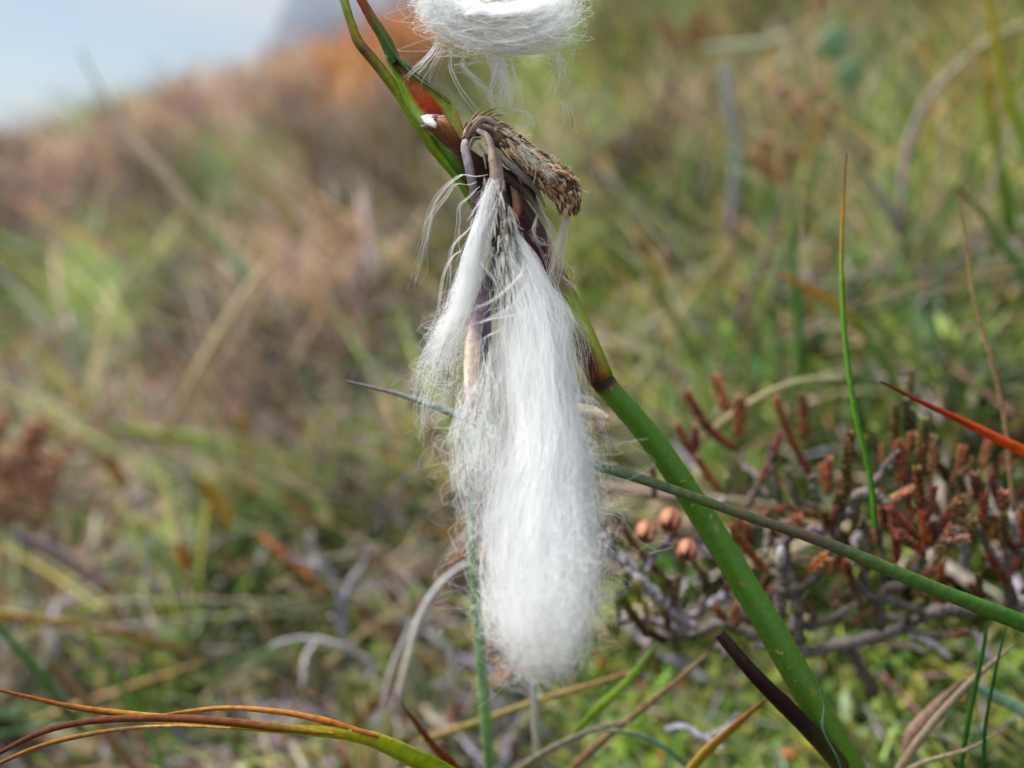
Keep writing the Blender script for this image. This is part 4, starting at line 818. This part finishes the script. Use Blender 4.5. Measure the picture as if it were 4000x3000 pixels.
wtube('flower_stalk', M_dry, [(1862, 508, .0978), (1900, 530, .0974), (1918, 570, .0972), (1928, 620, .0971), (1940, 680, .0972), (1955, 720, .0975)], [16, 26, 30, 42, 54, 40], ['b4a49c', 'b0a098', 'a89888', 'a89480', 'a89084', 'b09c94'], cg, flat=.35, fold=.3, seg=34, streak=.9, jit=.22)
wtube('flower_stalk', M_dry, [(1940, 600, .0974), (1950, 680, .0972), (1955, 750, .0972), (1962, 800, .0974)], [30, 34, 44, 34], ['94847c', 'a08c84', 'b4a0a0', 'b8a4a0'], cg, flat=.3, fold=.3, seg=28, streak=.9, jit=.2)

main = scales('seed_head', cg, [(1945, 740, .0978), (1955, 820, .0976), (1965, 900, .0976), (1975, 1000, .0978), (1985, 1100, .098), (1995, 1200, .0985)], [28, 42, 50, 66, 72, 50], 430, 92, 19,
              ['cac6b8', 'b8b4a4', '8c7c68', '5c4c3e', 'd4d0c4', '6c5c4c', 'a89c7c', 'c8c4b8', '9c8c74', '4c4034', 'b0a470', 'dcd8cc', 'cfcbbf'], .28, core='84765c')
scales('seed_scales', main, [(2010, 930, .098), (2050, 1020, .098), (2085, 1120, .0982), (2100, 1230, .0985)], [20, 34, 44, 30], 120, 90, 12, ['a87c6c', 'b88c68', 'c8b8a0', '94685c', 'd0c8bc', '84645c'], .15, core='8c6c60')
# flat pale bract hanging in the left lobe
wtube('hanging_bract', M_dry, [(1905, 1080, .0968), (1880, 1190, .0958), (1858, 1280, .0950), (1842, 1400, .0936), (1840, 1520, .0926), (1846, 1600, .0922), (1850, 1650, .092)], [20, 46, 58, 60, 56, 48, 20],
      ['7c6470', '7c6878', '9c8890', 'c8b4a4', 'd8c4b0', 'd4c4bc', 'ccb8b0'], cg, flat=.15, fold=.2, seg=40, streak=.5, jit=.1)
wtube('hanging_bract', M_dry, [(1895, 1090, .0970), (1895, 1200, .0962), (1893, 1300, .0958), (1888, 1420, .0956)], [16, 40, 54, 20], ['5c444c', '6c5870', '746478', '6c5c68'], cg, flat=.2, fold=.15, seg=20)

# ---- cotton fibres
def fibres(name, parent, groups, rad=.000016, m=None):
    """each group: (n, rows(x, y, d, Rx, Rd), options) - fibres following the row of ellipses"""
    allp = []; counts = []; rads = []
    K = 16
    for n, rows, o in groups:
        rows = np.array(rows, float); tt = np.concatenate([[0], np.cumsum(np.hypot(*np.diff(rows[:, :2], axis=0).T))]); tt /= tt[-1]
        # smooth the guide
        fine = resamp(rows[:, [0, 1, 2, 3, 4]] * [1, 1, 1000, 1, 1], 60); fine[:, 2] /= 1000; ft = np.linspace(0, 1, 60)
        t0 = o.get('t0', (0, .5)); ln = o.get('len', (.4, .7))
        a = rng.uniform(t0[0], t0[1], n) if 'pow' not in o else t0[0] + (t0[1] - t0[0]) * rng.random(n) ** o['pow']
        b = np.minimum(a + rng.uniform(ln[0], ln[1], n), 1.0 + rng.uniform(-.06, .05, n))
        s = np.linspace(0, 1, K)[None]; t = a[:, None] + (b - a)[:, None] * s
        g = [np.interp(np.clip(t, 0, 1), ft, fine[:, k]) for k in range(5)]
        ov = np.maximum(t - 1, 0)
        ph = rng.uniform(0, 2 * math.pi, n); rho = np.sqrt(rng.random(n)) * o.get('rho', 1.)
        if 'clump' in o:
            nc = o['clump']; ci = rng.integers(0, nc, n); cph = rng.uniform(0, 2 * math.pi, nc); crh = np.sqrt(rng.random(nc))
            ca, cb = crh * np.cos(cph), crh * np.sin(cph); tight = o.get('tight', .25)
            cend = rng.uniform(.76, 1.1, nc) if a.max() < .9 else np.full(nc, 1.1); b = np.maximum(np.minimum(b, cend[ci]), a + .08); t = a[:, None] + (b - a)[:, None] * s; g = [np.interp(np.clip(t, 0, 1), ft, fine[:, k]) for k in range(5)]; ov = np.maximum(t - 1, 0)
            ax = ca[ci] + rng.normal(0, tight, n); bx = cb[ci] + rng.normal(0, tight, n)
            cw = o.get('cw', 12.); cf = rng.uniform(.7, 2.2, nc); cq = rng.uniform(0, 6.28, (nc, 2)); cam_ = rng.exponential(cw, nc)
            lock = cam_[ci][:, None] * np.sin(6.28 * cf[ci][:, None] * t + cq[ci, :1]); lockz = cam_[ci][:, None] * np.sin(6.28 * cf[ci][:, None] * t + cq[ci, 1:])
        else: ax, bx = rho * np.cos(ph), rho * np.sin(ph); lock = lockz = 0
        wob = o.get('wob', 10.); fr = rng.uniform(.8, 2.6, (n, 2)); p2 = rng.uniform(0, 6.28, (n, 4)); am = rng.exponential(wob, n)[:, None] * s ** .7
        dx = am * (np.sin(6.28 * fr[:, :1] * s + p2[:, :1]) - np.sin(p2[:, :1])) + .35 * am * np.sin(6.28 * 3.3 * fr[:, 1:] * s + p2[:, 1:2])
        dy = am * .5 * (np.sin(6.28 * fr[:, 1:] * s + p2[:, 2:3]) - np.sin(p2[:, 2:3]))
        dz = am * (np.sin(6.28 * fr[:, :1] * s + p2[:, 3:]) - np.sin(p2[:, 3:]))
        drift = rng.normal(0, o.get('drift', 0.), n)[:, None] * s ** 2
        dx = dx + lock; dz = dz + lockz
        X = g[0] + g[3] * ax[:, None] + dx + drift; Y = g[1] + dy + ov * 900; Dp = g[2] + (g[4] * bx[:, None] + dz) * .1 / F
        allp.append(P(X, Y, Dp).reshape(-1, 3)); counts += [K] * n
        rr = rad * o.get('r', 1.) * rng.uniform(.6, 1.3, n)[:, None] * np.linspace(1, .45, K)[None]; rads.append(rr.ravel())
    pts = np.concatenate(allp) - np.array(cg.location); hc = bpy.data.hair_curves.new(name); hc.add_curves(counts)
    hc.position_data.foreach_set('vector', pts.astype(np.float32).ravel())
    ra = hc.attributes.get('radius') or hc.attributes.new('radius', 'FLOAT', 'POINT'); ra.data.foreach_set('value', np.concatenate(rads).astype(np.float32))
    hc.materials.append(m or M_cotton); ob = bpy.data.objects.new(name, hc); sc.collection.objects.link(ob); ob.parent = parent
    return ob
MAIN = [(1975, 900, .0983, 50, 50), (2010, 1050, .0976, 85, 80), (2060, 1200, .0968, 105, 100), (2090, 1350, .096, 112, 110), (2105, 1500, .095, 122, 115), (2135, 1700, .0937, 145, 120), (2115, 1900, .0923, 180, 130), (2105, 2100, .0904, 205, 140), (2110, 2300, .0887, 208, 140), (2120, 2480, .0872, 180, 130), (2110, 2660, .086, 120, 100)]
CORE = [(2000, 950, .0983, 50, 50), (2060, 1100, .0975, 72, 70), (2105, 1250, .0967, 85, 80), (2125, 1450, .0954, 95, 90), (2150, 1700, .0938, 105, 95), (2155, 1950, .0921, 125, 100), (2140, 2200, .0896, 145, 110), (2130, 2450, .0874, 130, 100), (2120, 2620, .0863, 95, 90)]
fibres('cotton_tuft', cg, [
    (3700, CORE, dict(pow=1.35, t0=(0, .66), len=(.15, .55), wob=12, clump=90, tight=.16, cw=14)),
    (2400, MAIN, dict(t0=(0, .62), len=(.25, .5), wob=12, clump=120, tight=.12, cw=26)),
    (1900, MAIN, dict(t0=(.25, .84), len=(.12, .3), wob=27, rho=.98)),
    (200, MAIN, dict(t0=(.1, .8), len=(.1, .28), wob=13, rho=1.2, r=.8)),
    (1300, MAIN, dict(t0=(.45, .88), len=(.12, .25), wob=30, clump=90, tight=.2, cw=32))], rad=.0000112)
RE = [(1985, 850, .0975, 8, 12), (2030, 940, .0972, 16, 25), (2090, 1060, .097, 26, 40), (2150, 1190, .0972, 40, 50), (2190, 1330, .0972, 55, 60), (2215, 1500, .0965, 65, 70), (2240, 1750, .095, 70, 70)]
LB = [(1925, 690, .0968, 14, 14), (1900, 790, .0966, 22, 20), (1872, 900, .0966, 28, 26), (1855, 1000, .0966, 36, 30), (1835, 1100, .0966, 48, 36), (1795, 1230, .0964, 62, 40), (1738, 1370, .0962, 72, 50), (1710, 1480, .096, 84, 50), (1700, 1620, .0955, 90, 50)]
fibres('cotton_tuft', cg, [
    (620, LB, dict(t0=(0, .32), len=(.2, .4), wob=8, clump=34, tight=.13, cw=9)),
    (300, LB, dict(t0=(.2, .46), len=(.2, .42), wob=12, clump=50, tight=.09, cw=15)),
    (260, LB, dict(t0=(.4, .8), len=(.12, .3), wob=22, rho=1.15)),
    (110, [(1830, 1150, .0965, 50, 40), (1740, 1270, .0963, 40, 40), (1700, 1370, .0962, 40, 40), (1668, 1480, .096, 45, 40)], dict(t0=(0, .4), len=(.4, .6), wob=14)),
    (22, [(1700, 1450, .096, 40, 30), (1650, 1580, .0955, 45, 30), (1640, 1680, .095, 20, 20), (1622, 1780, .0945, 20, 20)], dict(t0=(0, .3), len=(.5, .7), wob=12)),
    (1100, RE, dict(t0=(0, .4), len=(.3, .6), wob=8, clump=20, tight=.25)),
    (420, [(1990, 1050, .0985, 60, 40), (1995, 1200, .098, 70, 50), (1985, 1400, .0975, 65, 50), (1985, 1700, .096, 60, 60), (1960, 2000, .0935, 70, 60)], dict(t0=(0, .5), len=(.3, .5), wob=12, clump=24, tight=.2))], rad=.0000108)
# a thinner, nearer veil behind the left lobe
fibres('cotton_veil', cg, [
    (330, [(1900, 1300, .0955, 40, 40), (1890, 1450, .094, 70, 50), (1860, 1650, .092, 100, 60), (1860, 1850, .0905, 105, 60), (1880, 2020, .09, 90, 60), (1930, 2150, .09, 90, 60)], dict(t0=(0, .6), len=(.3, .5), wob=26)),
    (350, [(2000, 2250, .09, 120, 60), (1990, 2350, .0895, 130, 60), (2000, 2520, .089, 120, 60)], dict(t0=(0, .6), len=(.3, .6), wob=20)),
    (420, [(2180, 1500, .0965, 60, 60), (2250, 1800, .095, 60, 60), (2280, 2100, .093, 70, 70), (2260, 2350, .091, 80, 70), (2230, 2550, .09, 70, 60)], dict(t0=(0, .6), len=(.3, .5), wob=30))], rad=.000013)
# separate long strands, each a small bundle
def bundle(n, pts, spread=8, wob=6, d=.0965, r=1., dvar=20, **k):
    n = int(n * 1.3) + 1; wob *= .6
    m = len(pts); rows = [(x, y, d, spread * (.3 + 1.6 * i / (m - 1)), dvar) for i, (x, y) in enumerate(pts)]
    return (n, rows, dict(t0=(0, .25), len=(.45, .95), wob=wob, r=r, **k))
fibres('loose_fibres', cg, [
    bundle(7, [(1915, 680), (1850, 690), (1805, 682), (1740, 730), (1690, 800), (1672, 880), (1650, 960), (1610, 1080), (1590, 1160)], 12, 5),
    bundle(6, [(1890, 700), (1830, 722), (1780, 718), (1740, 770), (1690, 830), (1665, 880), (1655, 1000), (1620, 1120)], 10, 5),
    bundle(5, [(1885, 715), (1830, 770), (1795, 805), (1790, 880), (1775, 1000)], 8, 4),
    bundle(7, [(1850, 880), (1815, 910), (1775, 950), (1757, 1000), (1757, 1080), (1745, 1160)], 7, 4),
    bundle(6, [(1845, 960), (1770, 1000), (1730, 1080), (1712, 1200), (1700, 1350)], 8, 5),
    bundle(10, [(2040, 1000), (2040, 1060), (1990, 1120), (1920, 1175), (1850, 1205), (1790, 1230)], 12, 6, d=.0955),
    bundle(9, [(2060, 1020), (2065, 1090), (2030, 1160), (1960, 1220), (1880, 1260), (1820, 1290), (1750, 1370)], 14, 6, d=.0955),
    bundle(10, [(2110, 1100), (2120, 1180), (2060, 1215), (1980, 1235), (1900, 1250), (1830, 1280), (1760, 1350), (1700, 1440)], 14, 6, d=.0953),
    bundle(6, [(1990, 1280), (1930, 1300), (1870, 1340), (1800, 1400), (1760, 1480)], 12, 6, d=.0953),
    bundle(4, [(2090, 1080), (2160, 1150), (2200, 1200)], 8, 4), bundle(3, [(2150, 1230), (2220, 1290), (2225, 1340)], 8, 4),
    bundle(6, [(2200, 1400), (2260, 1520), (2330, 1600), (2370, 1700), (2385, 1830), (2370, 1930)], 14, 8, d=.096),
    bundle(6, [(2180, 1650), (2280, 1700), (2350, 1800), (2345, 1900)], 16, 8, d=.096), bundle(5, [(2250, 2000), (2380, 2010), (2440, 2060)], 20, 10, d=.095),
    bundle(60, [(2180, 1500), (2230, 1540), (2290, 1560), (2310, 1620), (2290, 1700)], 40, 20, d=.098),
    bundle(12, [(1880, 2000), (1830, 2080), (1760, 2180), (1740, 2240)], 40, 14, d=.093)], rad=.0000115)
fibres('seed_head_wisp', sp2, [
    bundle(60, [(2225, 800), (2210, 880), (2190, 960), (2170, 1050), (2150, 1120), (2150, 1190)], 26, 6, d=.0992),
    bundle(30, [(2215, 830), (2185, 930), (2170, 1000), (2205, 1060), (2200, 1110)], 22, 12, d=.0992),
    bundle(36, [(2090, 760), (2115, 830), (2150, 890), (2165, 960), (2160, 1040)], 18, 6, d=.0992),
    bundle(20, [(2100, 830), (2085, 910), (2110, 950), (2150, 960)], 12, 10, d=.0992), bundle(12, [(2190, 1070), (2225, 1110), (2260, 1150)], 12, 8, d=.0992)], rad=.000012, m=M_fibre)
# short bristles standing off the upper side of the seed head
def bristles(n, cl, off, L, dirs, spread, d=.0975, r=1.2):
    gs = []
    c = np.array(cl, float)
    for _ in range(n):
        t = rng.random() * (len(c) - 1); i = int(t); x, y = c[i] + (c[min(i + 1, len(c) - 1)] - c[i]) * (t - i); a = math.atan2(dirs[1], dirs[0]) + rng.normal(0, spread); l = rng.uniform(.4, 1.3) * L
        x += rng.normal(0, off); y += rng.normal(0, off * .6); e1 = (x + math.cos(a) * l * .5, y + math.sin(a) * l * .5 + rng.normal(0, 3)); e2 = (x + math.cos(a) * l, y + math.sin(a) * l + rng.normal(0, 5))
        gs.append((3, [(x, y, d, 3, 3), (*e1, d, 4, 6), (*e2, d, 5, 8)], dict(t0=(0, .05), len=(.8, .95), wob=2, r=r)))
    return gs
fibres('bristles', sp, bristles(70, [(1960, 500), (2010, 535), (2060, 580), (2110, 630), (2150, 680)], 16, 42, (.9, .25), .55, d=.0966)
       + bristles(50, [(2020, 560), (2080, 610), (2130, 680)], 14, 60, (.35, .95), .35, d=.0964) + bristles(60, [(2120, 600), (2200, 680), (2250, 740)], 10, 26, (.9, -.3), .6, d=.098), rad=.000013, m=M_fibre)
fibres('head_fuzz', main, bristles(120, [(1925, 700), (1905, 780), (1890, 860), (1880, 950)], 18, 90, (-.25, .97), .18, d=.0962) + bristles(40, [(1960, 800), (1970, 950), (1980, 1080)], 45, 70, (.1, 1), .3, d=.0958), rad=.000011)

# ---- the blown ring of cotton at the top
def ring(n, cx, cy, rx, ry, a0, a1, thick, o, d=.0985):
    rows = []
    for k in range(11):
        a = a0 + (a1 - a0) * k / 10; rows.append((cx + rx * math.cos(a), cy + ry * math.sin(a), d, thick * .8, thick))
    return (n, rows, o)
tp = fibres('blown_cotton_tuft', cg, [
    ring(3300, 1945, -38, 180, 92, R(205), R(-25), 30, dict(t0=(0, .6), len=(.25, .5), wob=18, clump=60, tight=.2, cw=24)),
    ring(650, 1945, -25, 225, 140, R(215), R(-30), 52, dict(t0=(0, .65), len=(.2, .45), wob=22)),
    ring(640, 1945, -25, 275, 190, R(200), R(-20), 50, dict(t0=(0, .75), len=(.15, .35), wob=30, rho=1.15)),
    ring(260, 1945, -20, 300, 215, R(190), R(-15), 50, dict(t0=(0, .8), len=(.1, .25), wob=26, rho=1.1)),
    (420, [(2170, -160, .099, 60, 50), (2190, -60, .099, 60, 50), (2150, 60, .099, 60, 50), (2050, 130, .099, 50, 50)], dict(t0=(0, .6), len=(.3, .5), wob=18)),
    (1000, [(1640, -120, .0985, 50, 50), (1700, -20, .0985, 70, 60), (1760, 70, .0985, 80, 60), (1860, 140, .0985, 60, 50)], dict(t0=(0, .6), len=(.3, .5), wob=18)),
    (420, [(1760, 110, .099, 30, 30), (1900, 175, .099, 24, 30), (2050, 180, .099, 24, 30), (2180, 120, .099, 34, 30), (2250, 20, .099, 34, 30)], dict(t0=(0, .7), len=(.2, .4), wob=18, clump=30, tight=.3))], rad=.0000135)
fibres('trailing_wisp', tp, [
    bundle(60, [(1830, 170), (1900, 200), (1935, 260), (1960, 320), (1985, 400), (2000, 420)], 26, 8, d=.0995),
    bundle(45, [(1900, 180), (1960, 230), (1970, 290), (1980, 350), (1985, 405), (2020, 440)], 20, 8, d=.0995),
    bundle(22, [(1810, 200), (1805, 255), (1860, 310), (1910, 370), (1960, 440)], 16, 8, d=.0995),
    bundle(16, [(1960, 200), (1925, 300), (1915, 380), (1940, 430), (2000, 450)], 14, 8, d=.0995),
    bundle(14, [(1990, 200), (2010, 290), (2030, 360), (2035, 400), (2010, 430)], 12, 8, d=.0995),
    bundle(24, [(1700, 130), (1705, 180), (1670, 230), (1620, 285), (1600, 310)], 26, 8, d=.0995), bundle(10, [(1740, 160), (1715, 220), (1690, 270), (1665, 320)], 22, 6, d=.0995),
    bundle(10, [(1770, 180), (1760, 260), (1800, 350), (1860, 430), (1900, 460)], 12, 6, d=.0995),
    bundle(26, [(2130, 150), (2180, 230), (2190, 310), (2170, 370), (2190, 410)], 34, 12, d=.1), bundle(14, [(2200, 100), (2250, 180), (2240, 230)], 30, 12, d=.1),
    bundle(12, [(2190, 380), (2220, 440), (2230, 520)], 20, 8, d=.1), bundle(14, [(2000, 430), (2050, 440), (2060, 490), (2000, 500)], 20, 12, d=.1),
    bundle(60, [(1880, 170), (2000, 210), (2100, 200), (2190, 170), (2240, 120)], 40, 16, d=.0998)], rad=.000011)
